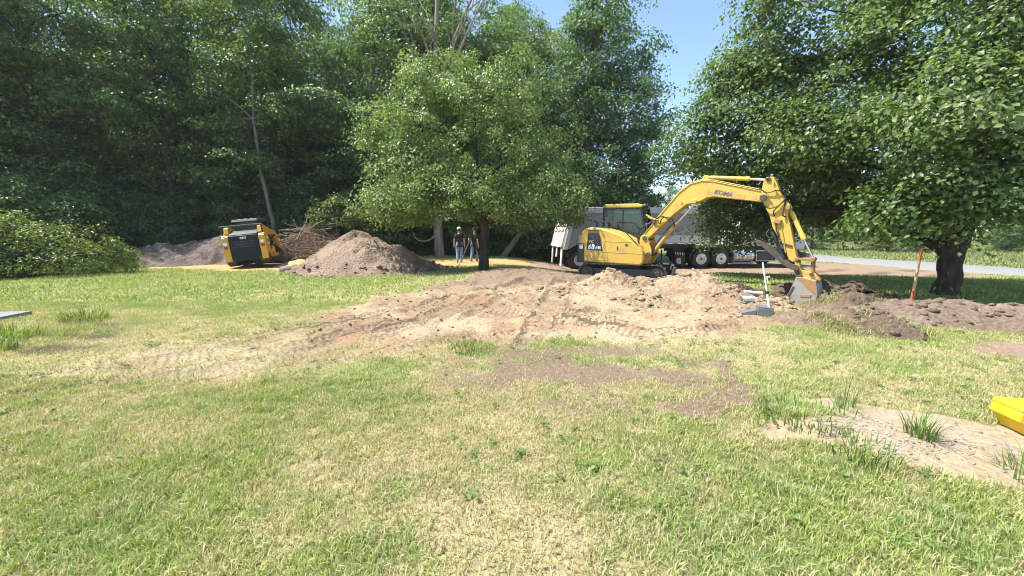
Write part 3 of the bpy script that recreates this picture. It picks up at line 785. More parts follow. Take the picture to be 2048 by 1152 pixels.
def tree_data(seed, trunk, lobes, n_clusters, per, cs, leaf, pal, droop=0.3, gap=0.44, up=0.55, shell=0.55, twig=0.012, trunk_r=0.2, flat=0.5, narrow=0.55, first=None):
    """trunk: list of (x,y,z,r); lobes: (cx,cy,cz,rx,ry,rz,weight). returns wood (V,F), leaves (V,F,C)"""
    r = np.random.default_rng(seed)
    w = np.array([l[6] for l in lobes]); w = w / w.sum(); pts = []; outs = []
    while len(pts) < n_clusters:
        li = r.choice(len(lobes), p=w); c = np.array(lobes[li][:3]); rad = np.array(lobes[li][3:6])
        d = r.normal(size=3); d /= np.linalg.norm(d)
        t = shell + (1 - shell) * r.random() if r.random() < 0.78 else r.random() ** 0.5 * shell
        t *= 0.86 + 0.28 * float(n3((c + d * 2.0)[None] * 1.0, 0.8, seed + 3)[0])
        p = c + d * rad * t
        if n3(p[None], 0.75, seed + 9)[0] < gap and r.random() < 0.85: continue
        # keep out of the heart of the other lobes
        inner = False
        for lj, l2 in enumerate(lobes):
            if lj != li and (((p - np.array(l2[:3])) / np.array(l2[3:6])) ** 2).sum() < 0.2: inner = True
        if inner and r.random() < 0.8: continue
        pts.append(p); outs.append(d / rad / np.linalg.norm(d / rad))
    P = np.array(pts); O = np.array(outs)
    first = len(trunk) // 3 if first is None else first
    # branches: join every cluster to the nearest wood that is nearer the root
    tp = np.array([t[:3] for t in trunk]); tr = np.array([t[3] for t in trunk])
    nodes = []; par = []; nd = []
    E = [(tp[i], tp[i + 1], tr[i], tr[i + 1]) for i in range(len(tp) - 1)]
    for i in range(len(tp)): nodes.append(tp[i]); par.append(i - 1)
    limbs = []
    for l in lobes:
        c = np.array(l[:3]); k = int(np.argmin([np.linalg.norm(c - np.array([0, 0, 0.35 * np.linalg.norm(c[:2] - t[:2])]) - t) for t in tp[first:]])) + first
        a = tp[k]; prev = k
        for s in (0.35, 0.7, 1.0):
            m = a + (c - a) * s + r.normal(0, 0.10, 3) * np.linalg.norm(c - a) * 0.35 + np.array([0, 0, 0.10 * np.linalg.norm(c - a) * math.sin(s * 3.1)])
            nodes.append(m); par.append(prev); prev = len(nodes) - 1
    nn = len(nodes)
    order = np.argsort(np.min(np.linalg.norm(P[:, None] - np.array(nodes)[None], axis=2), axis=1))
    arr = np.zeros((nn + 2 * len(P), 3)); arr[:nn] = nodes; cnt = nn
    for oi in order:
        p = P[oi]; d = np.linalg.norm(arr[:cnt] - p, axis=1)
        d[:first] += 3
        k = int(np.argmin(d)); a = arr[k]
        m = (a + p) / 2 + r.normal(0, 0.08, 3) * d[k] + np.array([0, 0, 0.06 * d[k]])
        arr[cnt] = m; par.append(k); arr[cnt + 1] = p; par.append(cnt); cnt += 2
    load = np.zeros(cnt)
    load[nn + 1::2] += 1.0
    for i in range(cnt - 1, len(tp) - 1, -1):
        if par[i] >= 0: load[par[i]] += load[i]
    for i in range(len(tp), cnt):
        k = par[i]
        r1 = twig * max(load[i], 1) ** 0.40; r0 = min(twig * max(load[k], 1) ** 0.40, r1 * 1.5) if k >= len(tp) else min(tr[k] * 0.9, r1 * 1.6)
        E.append((arr[k], arr[i], r0, r1))
    WV, WF = tubes_np(E[len(tp) - 1:], 5)
    # trunk as one continuous tapered tube
    tb = MB(); 
    fine = []
    for i in range(len(tp) - 1):
        for s in (0, 0.33, 0.66): fine.append((tp[i] + (tp[i + 1] - tp[i]) * s + r.normal(0, 0.06, 3) * tr[i] * np.array([1, 1, 0]), (tr[i] + (tr[i + 1] - tr[i]) * s) * (1 + 0.03 * r.normal())))
    fine.append((tp[-1], tr[-1]))
    tb.tube([Vector(f[0]) for f in fine], [f[1] for f in fine], 12)
    # leaves
    n = len(P) * per
    ci = np.repeat(np.arange(len(P)), per)
    csz = cs * (0.65 + 0.7 * r.random(len(P)))
    g = r.normal(size=(n, 3)); g /= np.linalg.norm(g, axis=1, keepdims=True); g *= (r.random((n, 1)) ** 0.45)
    off = g * csz[ci][:, None] * np.array([1, 1, flat])
    off[:, 2] -= droop * csz[ci] * (off[:, 0] ** 2 + off[:, 1] ** 2) / (csz[ci] ** 2)
    LP = P[ci] + off
    nrm = np.array([0, 0, 1.0]) * up + O[ci] * 0.45 + g * 0.35 + r.normal(0, 0.42, (n, 3)); nrm /= np.linalg.norm(nrm, axis=1, keepdims=True)
    dr = g * 0.7 + r.normal(0, 0.5, (n, 3)) + np.array([0, 0, -0.45]); 
    L = leaf * (0.65 + 0.6 * r.random(n)); W = L * (narrow + 0.15 * r.random(n))
    pal = np.array(pal); hue = np.clip(r.random(len(P)) * 0.7 + 0.3 * n3(P, 0.5, seed + 20), 0, 1)
    t = np.clip(hue[ci] * 0.75 + 0.3 * r.random(n), 0, 0.999) * (len(pal) - 1); i0 = t.astype(int)
    C = pal[i0] + (pal[np.minimum(i0 + 1, len(pal) - 1)] - pal[i0]) * (t - i0)[:, None]
    C = C * (0.75 + 0.5 * r.random((n, 1)))
    return (tb, WV, WF), leaf_quads(LP, nrm, dr, L, W, C)

def wood_mesh(name, tb, WV, WF, bark, root):
    b = len(tb.v)
    tb.v.extend(map(tuple, WV.tolist())); tb.f.extend(tuple(i + b for i in f) for f in WF.tolist())
    me = bpy.data.meshes.new(name); me.from_pydata(tb.v, [], tb.f)
    me.polygons.foreach_set('use_smooth', np.ones(len(me.polygons), bool))
    return link(name, me, bark, root)

def make_tree(name, data, bark, leafm, loc, rotz, label, cat='tree', group=None, scale=1.0):
    (tb, WV, WF), (LV, LF, LC) = data
    root = empty(name, loc, (0, 0, rotz), label, cat, group); root.scale = (scale,) * 3
    wood_mesh('trunk', tb, WV, WF, bark, root)
    link('crown', np_mesh('crown', LV, LF, LC), leafm, root)
    return root

PAL_APPLE = [(0.085, 0.145, 0.035), (0.14, 0.215, 0.06), (0.20, 0.28, 0.095), (0.30, 0.36, 0.18)]
PAL_RIGHT = [(0.063, 0.111, 0.032), (0.099, 0.165, 0.05), (0.153, 0.224, 0.076), (0.224, 0.268, 0.117)]
PAL_WOOD = [(0.052, 0.109, 0.032), (0.082, 0.155, 0.043), (0.128, 0.208, 0.058), (0.2, 0.273, 0.092)]
PAL_WOOD2 = [(0.067, 0.123, 0.031), (0.106, 0.174, 0.045), (0.157, 0.224, 0.062), (0.213, 0.28, 0.09)]
PAL_MAPLE = [(0.057, 0.117, 0.045), (0.085, 0.159, 0.059), (0.13, 0.211, 0.077), (0.179, 0.253, 0.101)]
PAL_BUSH = [(0.07, 0.12, 0.024), (0.11, 0.17, 0.038), (0.17, 0.225, 0.06), (0.25, 0.27, 0.09)]

# apple tree over the dirt
trunk = [(0, 0, -0.15, 0.26), (0.0, 0, 0.25, 0.20), (0.03, 0.0, 0.9, 0.175), (0.06, 0, 1.45, 0.18), (-0.05, 0.05, 2.1, 0.15), (-0.2, 0, 3.2, 0.12), (-0.3, 0.1, 4.6, 0.08), (-0.3, 0, 5.8, 0.04)]
lobes = [(-0.3, 0, 4.5, 3.0, 2.8, 2.7, 3.2), (-2.6, -0.3, 3.3, 2.1, 2.2, 1.6, 2.2), (1.9, -0.2, 3.1, 2.0, 2.2, 1.5, 2.0), (-1.7, 0.2, 6.6, 1.6, 1.7, 1.6, 1.3), (0.9, 0, 6.5, 1.9, 1.8, 1.6, 1.4), (-3.2, 0, 5.2, 1.4, 1.5, 1.2, 0.9),
         (-3.3, -0.4, 2.4, 1.6, 1.8, 0.75, 1.2), (2.6, -0.6, 2.4, 1.7, 1.7, 0.75, 1.2), (-0.8, -1.7, 2.75, 2.2, 1.4, 0.75, 1.2), (0.3, 2.0, 2.9, 2.4, 1.6, 1.1, 0.8), (-3.6, 0, 4.3, 1.1, 1.4, 1.1, 0.8), (2.6, 0, 4.4, 1.2, 1.4, 1.1, 0.8), (3.2, -0.3, 2.6, 1.1, 1.3, 1.0, 0.7)]
at_ = make_tree('apple_tree', tree_data(21, trunk, lobes, 850, 95, 0.50, 0.10, PAL_APPLE, 0.35, 0.42, 0.32, 0.6, 0.009, first=4, flat=0.62), M_BARK, M_LEAF_APPLE,
          (-1.12, 15.4, gh(-1.12, 15.4)), 0.0, 'round bushy apple tree with a short dark trunk beside the bare dirt', 'tree')

at_.scale = (1.0, 1.0, 1.05)

# big spreading tree on the right
trunk = [(0, 0, -0.2, 0.36), (0, 0, 0.10, 0.26), (0.02, 0, 0.5, 0.22), (0.0, 0, 0.95, 0.22), (0.24, 0.05, 1.5, 0.17), (0.5, 0.1, 2.2, 0.17), (0.3, 0.2, 3.6, 0.18), (0.2, 0.3, 5.2, 0.14), (0.1, 0.3, 7.2, 0.09), (0.0, 0.3, 9.0, 0.05)]
lobes = [(-0.4, 1.0, 5.6, 3.4, 3.0, 2.8, 3.4), (-2.9, 3.6, 5.2, 2.6, 2.1, 2.3, 3.0), (-4.2, 4.0, 4.6, 1.8, 1.6, 1.4, 1.2), (-2.2, 4.6, 2.1, 1.9, 1.3, 1.05, 1.9), (-3.4, 4.6, 3.2, 1.5, 1.3, 0.8, 1.2), (-0.2, 3.8, 2.5, 2.2, 1.7, 1.0, 1.5),
         (-2.2, 2.6, 7.8, 2.7, 2.6, 2.6, 3.0), (-3.6, 3.6, 6.6, 1.6, 1.6, 1.4, 0.9), (-2.4, -0.9, 2.45, 1.25, 1.1, 1.0, 1.1), (-1.5, -1.2, 4.0, 1.9, 1.5, 1.5, 1.5), (-1.9, -0.9, 2.05, 1.3, 1.0, 0.65, 0.9), (-0.4, -1.4, 2.65, 1.6, 1.1, 0.8, 1.0),
         (2.6, -0.4, 3.3, 2.6, 2.2, 1.6, 1.8), (2.8, 0.5, 6.0, 3.0, 3.0, 2.6, 2.4), (1.0, 1.0, 8.8, 3.0, 3.0, 2.4, 1.8), (2.6, -1.6, 2.4, 1.9, 1.3, 0.8, 1.0), (-2.6, 1.2, 4.4, 1.6, 1.6, 1.0, 1.0), (1.4, 2.6, 2.6, 2.2, 1.6, 0.9, 0.9), (-0.2, -1.0, 6.0, 2.2, 1.6, 1.6, 1.2), (-0.6, 3.4, 3.5, 2.3, 1.6, 1.1, 1.3), (-2.0, 2.4, 3.4, 1.5, 1.2, 0.9, 0.9), (-0.8, 1.4, 8.8, 2.8, 2.4, 2.0, 1.8), (-3.0, 2.6, 8.6, 1.6, 1.6, 1.4, 0.9)]
lobes = [(l[0], l[1], l[2], l[3] * 0.88, l[4] * 0.88, l[5] * 0.88, l[6]) for l in lobes]
lobes = [((l[0] + 0.35, *l[1:]) if (l[2] > 6 and l[0] < -1.5) else l) for l in lobes]
td = tree_data(33, trunk, lobes, 1330, 106, 0.76, 0.112, PAL_RIGHT, 0.7, 0.41, 0.5, 0.62, 0.012, narrow=0.62, flat=0.34)
td[0][0].tube([Vector(q) for q in ((0.0, 0.0, 0.75), (-0.16, 0.0, 1.15), (-0.36, 0.05, 1.7), (-0.5, 0.15, 2.4), (-0.9, 0.4, 3.4), (-1.4, 0.9, 4.6))], [0.20, 0.19, 0.17, 0.15, 0.11, 0.06], 12)
td[0][0].tube([Vector(q) for q in ((0.25, 0.05, 1.7), (0.75, -0.1, 2.3), (1.4, -0.3, 3.0), (2.2, -0.3, 3.7))], [0.16, 0.14, 0.11, 0.06], 12)
make_tree('spreading_tree', td, M_BARK, M_LEAF,
          (10.67, 9.35, gh(10.67, 9.35)), 0.0, 'wide spreading tree with forked dark trunk and low leafy boughs by the orange-topped stake', 'tree')

# stock of woodland trees
def tall_tree(seed, h, r0, base, wid, n, per, cs, leaf, pal, lean=0.0, gap=0.45):
    rr = np.random.default_rng(seed)
    k = 8; tk = []
    x = y = 0.0
    for i in range(k):
        t = i / (k - 1); tk.append((x, y, -0.3 + h * 0.93 * t, r0 * (1 - 0.9 * t) + 0.02)); x += rr.normal(0, 0.16) + lean; y += rr.normal(0, 0.16)
    lb = []
    m = 10
    for i in range(m):
        t = i / (m - 1); z = base + (h * 0.90 - base) * t
        ww = wid * (0.55 + 0.75 * math.sin(math.pi * (0.18 + 0.74 * t))) * (0.6 if t > 0.9 else 1)
        a = i * 2.4 + rr.random(); d = ww * 0.42
        tx = np.interp(z, [q[2] for q in tk], [q[0] for q in tk]); ty = np.interp(z, [q[2] for q in tk], [q[1] for q in tk])
        lb.append((tx + math.cos(a) * d, ty + math.sin(a) * d, z, ww * 0.62, ww * 0.62, (h - base) / m * 1.25, ww))
    return tree_data(seed, tk, lb, n, per, cs, leaf, pal, 0.3, gap, 0.6, 0.5, 0.014, flat=0.26)

WOOD_GROUP = 'trees of the wood behind the yard'
stock = []
stock.append(make_tree('woodland_tree', tall_tree(51, 20.0, 0.26, 3.0, 4.6, 430, 76, 1.20, 0.21, PAL_WOOD), M_BARK, M_LEAF, (-14.5, 25.5, 0), 0, 'x', 'tree', WOOD_GROUP))
stock.append(make_tree('woodland_tree', tall_tree(52, 22.0, 0.30, 4.5, 5.0, 450, 76, 1.25, 0.21, PAL_WOOD2), M_BARK, M_LEAF, (-21.0, 25.5, 0), 0, 'x', 'tree', WOOD_GROUP))
stock.append(make_tree('woodland_tree', tall_tree(53, 18.0, 0.22, 2.0, 4.2, 420, 74, 1.10, 0.20, PAL_MAPLE, gap=0.42), M_BARK_GREY, M_LEAF, (-8.5, 27.5, 0), 0, 'x', 'tree', WOOD_GROUP))
def place(src, used, x, y, rz, sc, label):
    o = stock[src] if src not in used else copy_tree(stock[src])
    used.add(src)
    o.location = (x, y, gh(x, y) - 0.05); o.rotation_euler = (0, 0, rz); o.scale = (sc, sc, sc * (0.95 + 0.1 * random.Random(int(x * 10 + y)).random()))
    o['label'] = label
    return o
used = set()
FRONT = 'tall leafy tree in the front row of the wood'
rr = random.Random(4)
spots = [  # x, y, stock, scale, label
    (-14.8, 26.0, 1, 0.95, 'tall dense tree of the wood right behind the dark soil piles'),
    (-20.5, 24.0, 0, 0.90, 'tall dark tree of the wood behind the left shrub, beside the soil piles'),
    (-25.2, 21.8, 1, 0.80, 'dark woodland tree rising just behind the left shrub'),
    (-29.5, 23.0, 0, 0.82, 'dark woodland tree at the far end of the left shrub'),
    (-9.0, 25.5, 2, 1.02, 'grey-stemmed leafy tree behind the brush pile'),
    (-5.2, 27.0, 0, 0.95, 'tall leafy tree between the brush pile and the apple tree, in the wood'),
    (-1.2, 28.5, 2, 1.0, 'leafy grey-stemmed tree of the wood straight behind the apple tree'),
    (2.4, 31.0, 1, 0.86, 'tall tree of the wood between the apple tree and the broad maple')]
for x, y, s, sc, lb in spots:
    place(s, used, x, y, rr.random() * 6.28, sc, lb)
def deep_label(x, y):
    a = x / y
    lm = 'the left shrub' if a < -0.95 else 'the dark soil piles' if a < -0.62 else 'the brush pile' if a < -0.38 else 'the grey dirt mound' if a < -0.2 else 'the apple tree' if a < 0.08 else 'the broad maple'
    return 'tall dark tree ' + ('just behind the front row' if y < 35 else 'in the middle of the wood' if y < 41 else 'at the back of the wood') + ', in line with ' + lm
k = 0
for j, (y0, n, x0, x1) in enumerate([(31.5, 10, -40, 1), (37, 11, -46, 6), (44, 11, -52, 10)]):
    for i in range(n):
        x = x0 + (x1 - x0) * (i + 0.5) / n + rr.uniform(-1.2, 1.2); y = y0 + rr.uniform(-1.6, 1.6) - (4.0 if x < -22 and j == 0 else 0)
        place(k % 3, used, x, y, rr.random() * 6.28, rr.uniform(0.86, 1.08), deep_label(x, y)); k += 1
for x, y in ((-33, 12), (-34, 20), (-29, 18.5), (-41, 15)):
    place(k % 3, used, x, y, rr.random() * 6.28, rr.uniform(0.85, 1.0), deep_label(x, y)); k += 1

# broad maple right of the apple tree
trunk = [(0, 0, -0.3, 0.42), (0, 0, 1, 0.34), (0.1, 0, 4, 0.3), (0, 0, 8, 0.24), (0.1, 0, 12, 0.16), (0, 0, 16.5, 0.05)]
lobes = [(0, 0, 6.0, 4.6, 4.2, 3.4, 3), (-1.5, 0, 9.5, 3.8, 3.6, 3.2, 2.6), (1.8, 0, 9.8, 3.6, 3.6, 3.2, 2.6), (0.4, 0, 13.4, 3.4, 3.2, 3.0, 2.2), (2.8, -0.5, 5.6, 2.6, 2.8, 2.4, 1.6), (-2.5, -0.5, 5, 2.6, 2.8, 2.2, 1.4), (0.2, 0, 16.0, 1.8, 1.8, 1.7, 0.8), (1.5, -1, 3.2, 3.2, 2.6, 1.6, 1.6), (-2.0, -1, 3.0, 2.6, 2.6, 1.4, 1.0), (2.3, 0, 12.8, 2.7, 2.6, 2.6, 1.8), (1.0, 0, 15.8, 2.7, 2.6, 2.0, 1.3), (3.0, 0, 8.6, 2.5, 2.4, 2.4, 1.2)]
make_tree('maple_tree', tree_data(61, trunk, lobes, 960, 58, 0.90, 0.185, PAL_MAPLE, 0.25, 0.41, 0.5, 0.6, 0.012, narrow=0.7), M_BARK, M_LEAF, (5.2, 27.2, gh(5.2, 27.2)), 0.0,
          'broad full-crowned maple against the open sky behind the dump trailer', 'tree')

# slender leaning tree with its stem in view behind the loader
trunk = [(0, 0, -0.3, 0.15), (-0.1, 0, 1.5, 0.115), (-0.35, 0, 3.2, 0.10), (-0.6, 0, 5.0, 0.09), (-0.7, 0, 7.5, 0.075), (-0.55, 0, 10.0, 0.06), (-0.4, 0, 13, 0.04), (-0.45, 0, 16, 0.02)]
lobes = [(-2.2, 0, 7.2, 1.8, 1.4, 1.2, 1), (0.9, 0, 8.0, 1.7, 1.4, 1.3, 1), (-1.6, 0, 10.5, 2.0, 1.6, 1.3, 1), (0.8, 0, 11.6, 1.8, 1.5, 1.3, 1), (-0.5, 0, 14.0, 1.8, 1.5, 1.5, 1), (-2.6, -0.3, 9.0, 1.2, 1.2, 0.9, 0.6), (-0.4, -0.2, 5.4, 1.3, 1.0, 0.5, 0.4)]
make_tree('slender_tree', tree_data(63, trunk, lobes, 420, 34, 0.55, 0.15, PAL_WOOD, 0.3, 0.44, 0.5, 0.4, 0.012), M_BARK_GREY, M_LEAF, (-13.3, 22.0, gh(-13.3, 22.0)), 0.0,
          'slender pale-stemmed tree leaning up beside the brush pile', 'tree')
# small bright sapling at the right end of the brush pile
trunk = [(0, 0, -0.2, 0.06), (0, 0, 1.2, 0.045), (0.1, 0, 2.4, 0.03), (0, 0, 3.4, 0.015)]
lobes = [(0, 0, 2.9, 1.2, 1.0, 0.8, 1), (-0.7, 0, 2.2, 0.8, 0.8, 0.5, 0.7), (0.7, 0, 2.2, 0.9, 0.8, 0.5, 0.7)]
make_tree('sapling', tree_data(65, trunk, lobes, 160, 24, 0.3, 0.12, PAL_BUSH, 0.3, 0.40, 0.5, 0.4, 0.008), M_BARK_GREY, M_LEAF, (-9.3, 20.6, gh(-9.3, 20.6)), 0.0,
          'small bright green sapling between the brush pile and the apple tree', 'tree')

# dead snag behind the apple tree
rr2 = np.random.default_rng(9)
def snag_mesh(tb, p, d, r, L, depth):
    pts = [p]; rs = [r]; n = 5
    for i in range(n):
        d = (d + Vector(rr2.normal(0, 0.09, 3))).normalized(); p = p + d * L / n
        pts.append(p); rs.append(r * (1 - 0.72 * (i + 1) / n))
    tb.tube(pts, rs, 7)
    if depth:
        for i in range(1, n + 1):
            for _ in range(2 if depth > 1 else 1):
                a = rr2.random() * 6.28
                dd = (d + Vector((math.cos(a), math.sin(a) * 0.7, 0.15)) * rr2.uniform(0.5, 0.9)).normalized()
                snag_mesh(tb, pts[i], dd, rs[i] * 0.55, L * rr2.uniform(0.28, 0.5), depth - 1)
sn = empty('dead_tree', (-4.4, 23.5, gh(-4.4, 23.5)), (0, 0, 0), 'bare bleached dead tree rising behind the apple tree', 'tree')
tb = MB(); tb.tube([(0, 0, -0.3), (-0.1, 0, 3), (0.05, 0, 6), (0, 0, 9.2)], [0.30, 0.26, 0.24, 0.22], 10)
tb.build('trunk', M_BARK_PALE, sn)
tb = MB(); tb.tube([(-0.15, -0.2, 1.3), (-0.5, -0.5, 1.02), (-0.8, -0.7, 0.95), (-1.1, -0.8, 1.02), (-1.3, -0.8, 1.22), (-1.34, -0.8, 1.45)], [0.06, 0.055, 0.05, 0.045, 0.04, 0.03], 8); tb.build('bent_bough', M_BARK_PALE, sn)
for dx, L, rr_ in (((-0.35, 0, 1), 7.5, 0.15), ((0.02, 0, 1), 8.5, 0.19), ((0.18, 0, 1), 8.0, 0.13), ((0.62, 0.1, 1), 6.0, 0.10)):
    tb = MB(); snag_mesh(tb, Vector((0, 0, 9.0)), Vector(dx).normalized(), rr_, L, 2); tb.build('limb', M_BARK_PALE, sn)

# shrubs: broad bush on the left, understorey along the wood
def shrub_data(seed, lobes, n, per, cs, leaf, pal, gap=0.40):
    tk = [(0, 0, -0.1, 0.05), (0, 0, 0.2, 0.045), (0, 0, 0.5, 0.04), (0.05, 0, 0.9, 0.03)]
    return tree_data(seed, tk, lobes, n, per, cs, leaf, pal, 0.3, gap, 0.5, 0.55, 0.007, flat=0.6, narrow=0.4)
def make_shrub(name, data, loc, label, group=None, cat='shrub'):
    (tb, WV, WF), (LV, LF, LC) = data
    root = empty(name, loc, (0, 0, 0), label, cat, group)
    wood_mesh('stems', tb, WV, WF, M_BARK, root)
    link('foliage', np_mesh('foliage', LV, LF, LC), M_LEAF, root)
    return root
make_shrub('shrub', shrub_data(71, [(-1.0, 0, 1.1, 2.4, 1.6, 1.25, 3), (1.0, 0.2, 1.0, 1.9, 1.4, 1.05, 2.4), (-3.4, 0.1, 1.2, 2.4, 1.7, 1.3, 3), (2.2, 0.5, 0.7, 1.1, 1.1, 0.75, 1), (0.2, -0.6, 0.7, 2.0, 1.0, 0.7, 1.4), (-2.4, -0.7, 0.6, 2.4, 1.0, 0.7, 1.4), (-5.6, -0.4, 1.1, 2.0, 1.6, 1.2, 2)], 1500, 36, 0.34, 0.105, PAL_BUSH),
           (-17.0, 13.3, gh(-17.0, 13.3) - 0.05), 'wide yellow green shrub with arching sprays at the lawn edge')
US = 'dark leafy understorey shrub at the foot of the wood'
u0 = make_shrub('understorey_shrub', shrub_data(73, [(0, 0, 1.3, 1.7, 1.5, 1.2, 2), (0.6, 0.2, 2.5, 1.2, 1.2, 0.9, 1), (-0.8, 0, 2.0, 1.2, 1.1, 0.9, 1)], 330, 30, 0.42, 0.16, PAL_WOOD), (0, 0, 0), US, 'understorey shrubs of the wood')
u1 = make_shrub('understorey_shrub', shrub_data(74, [(0, 0, 2.0, 1.6, 1.5, 0.6, 2), (0.4, 0.2, 3.2, 1.6, 1.5, 0.6, 1.4), (-0.6, 0, 4.4, 1.3, 1.2, 0.6, 1), (0, 0, 0.9, 1.4, 1.2, 0.7, 1)], 360, 30, 0.45, 0.17, PAL_WOOD, 0.43), (0, 0, 0), US, 'understorey shrubs of the wood')
us = [(-19.2, 21.5), (-16.8, 23.2), (-13.6, 24.2), (-11.2, 25.6), (-8.2, 23.6), (-6.2, 25.0), (-3.2, 25.2), (-0.6, 25.4), (1.8, 25.2), (4.4, 25.0), (7.0, 26.2), (9.0, 29.0), (-21.5, 20.0), (-23.5, 19.5), (-20.5, 17.0), (-24, 22.5),
      (-18.4, 25.5), (-15.5, 27.5), (-12.5, 28.5), (-9.5, 29.5), (-7, 30), (-4, 30.5), (-1.5, 31), (1.5, 29), (4, 30), (-26, 17), (-29, 15), (-22, 27), (-25, 26), (8.5, 33), (-2.2, 27.8), (0.6, 33)]
first = {0: u0, 1: u1}; done = set()
for i, (x, y) in enumerate(us):
    s = i % 2
    o = first[s] if s not in done else copy_tree(first[s]); done.add(s)
    o['label'] = deep_label(x, 30.0 if y < 27.2 else y).replace('tall dark tree', 'understorey shrub').replace('just behind the front row', 'on the edge of the wood' if y < 27.2 else 'inside the wood').replace('in line with', 'behind')
    o.location = (x, y, gh(x, y) - 0.05); sc = rr.uniform(0.8, 1.35); o.scale = (sc, sc, sc); o.rotation_euler = (0, 0, rr.random() * 6.28)

# far trees beyond road and field
FARG = 'hazy trees far beyond the road'
fp = []
for i in range(26):
    t = i / 25; fp.append((12 + 90 * t + rr.uniform(-3, 3), 95 + rr.uniform(-12, 22) - 45 * t, rr.uniform(0.6, 0.95)))
for i in range(14):
    fp.append((14 + i * 3.4 + rr.uniform(-1, 1), 150 + rr.uniform(-15, 15), rr.uniform(0.8, 1.1)))
for i, (x, y, sc) in enumerate(fp):
    place(i % 3, used, x, y, rr.random() * 6.28, sc, 'hazy rounded tree in the far line beyond the road')['group'] = FARG
for o in list(scene.objects):
    if o.get('group') == FARG: o.location.z -= 2.2 * o.scale.z

for i, (x, y, sc) in enumerate([(31, 40, 0.5), (36, 37, 0.55), (41, 38.5, 0.5), (46, 36, 0.6), (52, 40, 0.55), (58, 44, 0.6), (49, 33, 0.45), (27, 46, 0.5)]):
    o = place(i % 3, used, x, y, i * 1.3, sc, 'leafy field tree standing beyond the road and the weedy meadow'); o['group'] = 'field trees just beyond the meadow'; o.location.z -= 1.6

# ================================================================== MACHINES
M_YEL = painted('faded_yellow_paint', (0.56, 0.375, 0.062), 0.45, 0, (0.27, 0.17, 0.08), 0.8, 3.2, spec=0.5, vary=0.10)
M_YEL_WORN = painted('worn_yellow_paint', (0.52, 0.32, 0.062), 0.55, 0, (0.26, 0.13, 0.06), 0.85, 3.4, vary=0.14)
M_CATY = painted('loader_yellow_paint', (0.60, 0.33, 0.035), 0.42, 0, (0.24, 0.17, 0.10), 0.5, 3.0)
M_BLK = painted('black_paint', (0.018, 0.019, 0.021), 0.42, 0, (0.14, 0.12, 0.10), 0.35, 3.0)
M_DOOR = painted('dark_engine_door', (0.008, 0.010, 0.012), 0.45, 0, (0.05, 0.045, 0.04), 0.25, 3.0, spec=0.3)
M_CHAR = painted('charcoal_plastic', (0.045, 0.048, 0.05), 0.6, 0, (0.16, 0.13, 0.10), 0.4, 3.0)
M_RUB = painted('tyre_rubber', (0.022, 0.022, 0.023), 0.8, 0, (0.13, 0.105, 0.08), 0.55, 5.0, bump=0.2)
M_TRK = painted('muddy_track_steel', (0.07, 0.06, 0.052), 0.7, 0.2, (0.22, 0.155, 0.10), 0.8, 6.0, bump=0.3)
M_STEEL = painted('worn_bucket_steel', (0.36, 0.34, 0.31), 0.5, 0.35, (0.25, 0.16, 0.10), 0.6, 4.0)
M_RUSTY = painted('rust_worn_paint', (0.33, 0.17, 0.07), 0.75, 0, (0.42, 0.28, 0.08), 0.8, 5.0)
M_CHROME = painted('chromed_rod', (0.74, 0.74, 0.74), 0.22, 0.95, (0.4, 0.36, 0.3), 0.2, 6.0)
M_ALU = painted('brushed_aluminium', (0.46, 0.45, 0.44), 0.42, 0.75, (0.25, 0.21, 0.17), 0.45, 4.0)
M_RIM = painted('dusty_wheel_steel', (0.22, 0.21, 0.195), 0.6, 0.3, (0.12, 0.10, 0.08), 0.6, 6)
M_BOX = painted('grey_trailer_side', (0.26, 0.268, 0.26), 0.5, 0.15, (0.20, 0.17, 0.135), 0.45, 1.6)
M_BOXL = painted('pale_trailer_rail', (0.52, 0.53, 0.53), 0.45, 0.15, (0.28, 0.24, 0.2), 0.4, 2.0)
M_WHT = painted('chalky_white_paint', (0.76, 0.74, 0.70), 0.6, 0, (0.35, 0.28, 0.22), 0.6, 3.0)
M_RED = painted('red_reflector', (0.45, 0.02, 0.025), 0.3, 0, dirt_amt=0.2)
M_NAVY = painted('dark_decal', (0.018, 0.018, 0.04), 0.4, 0, dirt_amt=0.2)
M_PURPLE = painted('faded_purple_letters', (0.11, 0.075, 0.17), 0.5, 0, (0.6, 0.38, 0.09), 0.35, 9)
M_GHOST = painted('peeled_letter_ghost', (0.52, 0.30, 0.11), 0.6, 0, (0.64, 0.42, 0.08), 0.9, 9)
M_WHITEP = painted('white_letters', (0.8, 0.8, 0.8), 0.5, 0, dirt_amt=0.1)
M_SEAT = painted('seat_cloth', (0.06, 0.06, 0.065), 0.9, 0)

def glass_mat():
    m, n, b, out = mat_new('tinted_cab_glass')
    b.inputs['Base Color'].default_value = (0.02, 0.03, 0.03, 1); b.inputs['Roughness'].default_value = 0.06; b.inputs['Specular IOR Level'].default_value = 0.6
    t = N(n, 'ShaderNodeBsdfTransparent'); t.inputs[0].default_value = (0.62, 0.76, 0.74, 1)
    fr = N(n, 'ShaderNodeFresnel'); fr.inputs[0].default_value = 1.5
    g = N(n, 'ShaderNodeBsdfGlossy'); g.inputs['Roughness'].default_value = 0.04
    ms = N(n, 'ShaderNodeMixShader'); n.links.new(fr.outputs[0], ms.inputs[0]); n.links.new(t.outputs[0], ms.inputs[1]); n.links.new(g.outputs[0], ms.inputs[2]); n.links.new(ms.outputs[0], out.inputs[0])
    return m
M_GLASS = glass_mat()

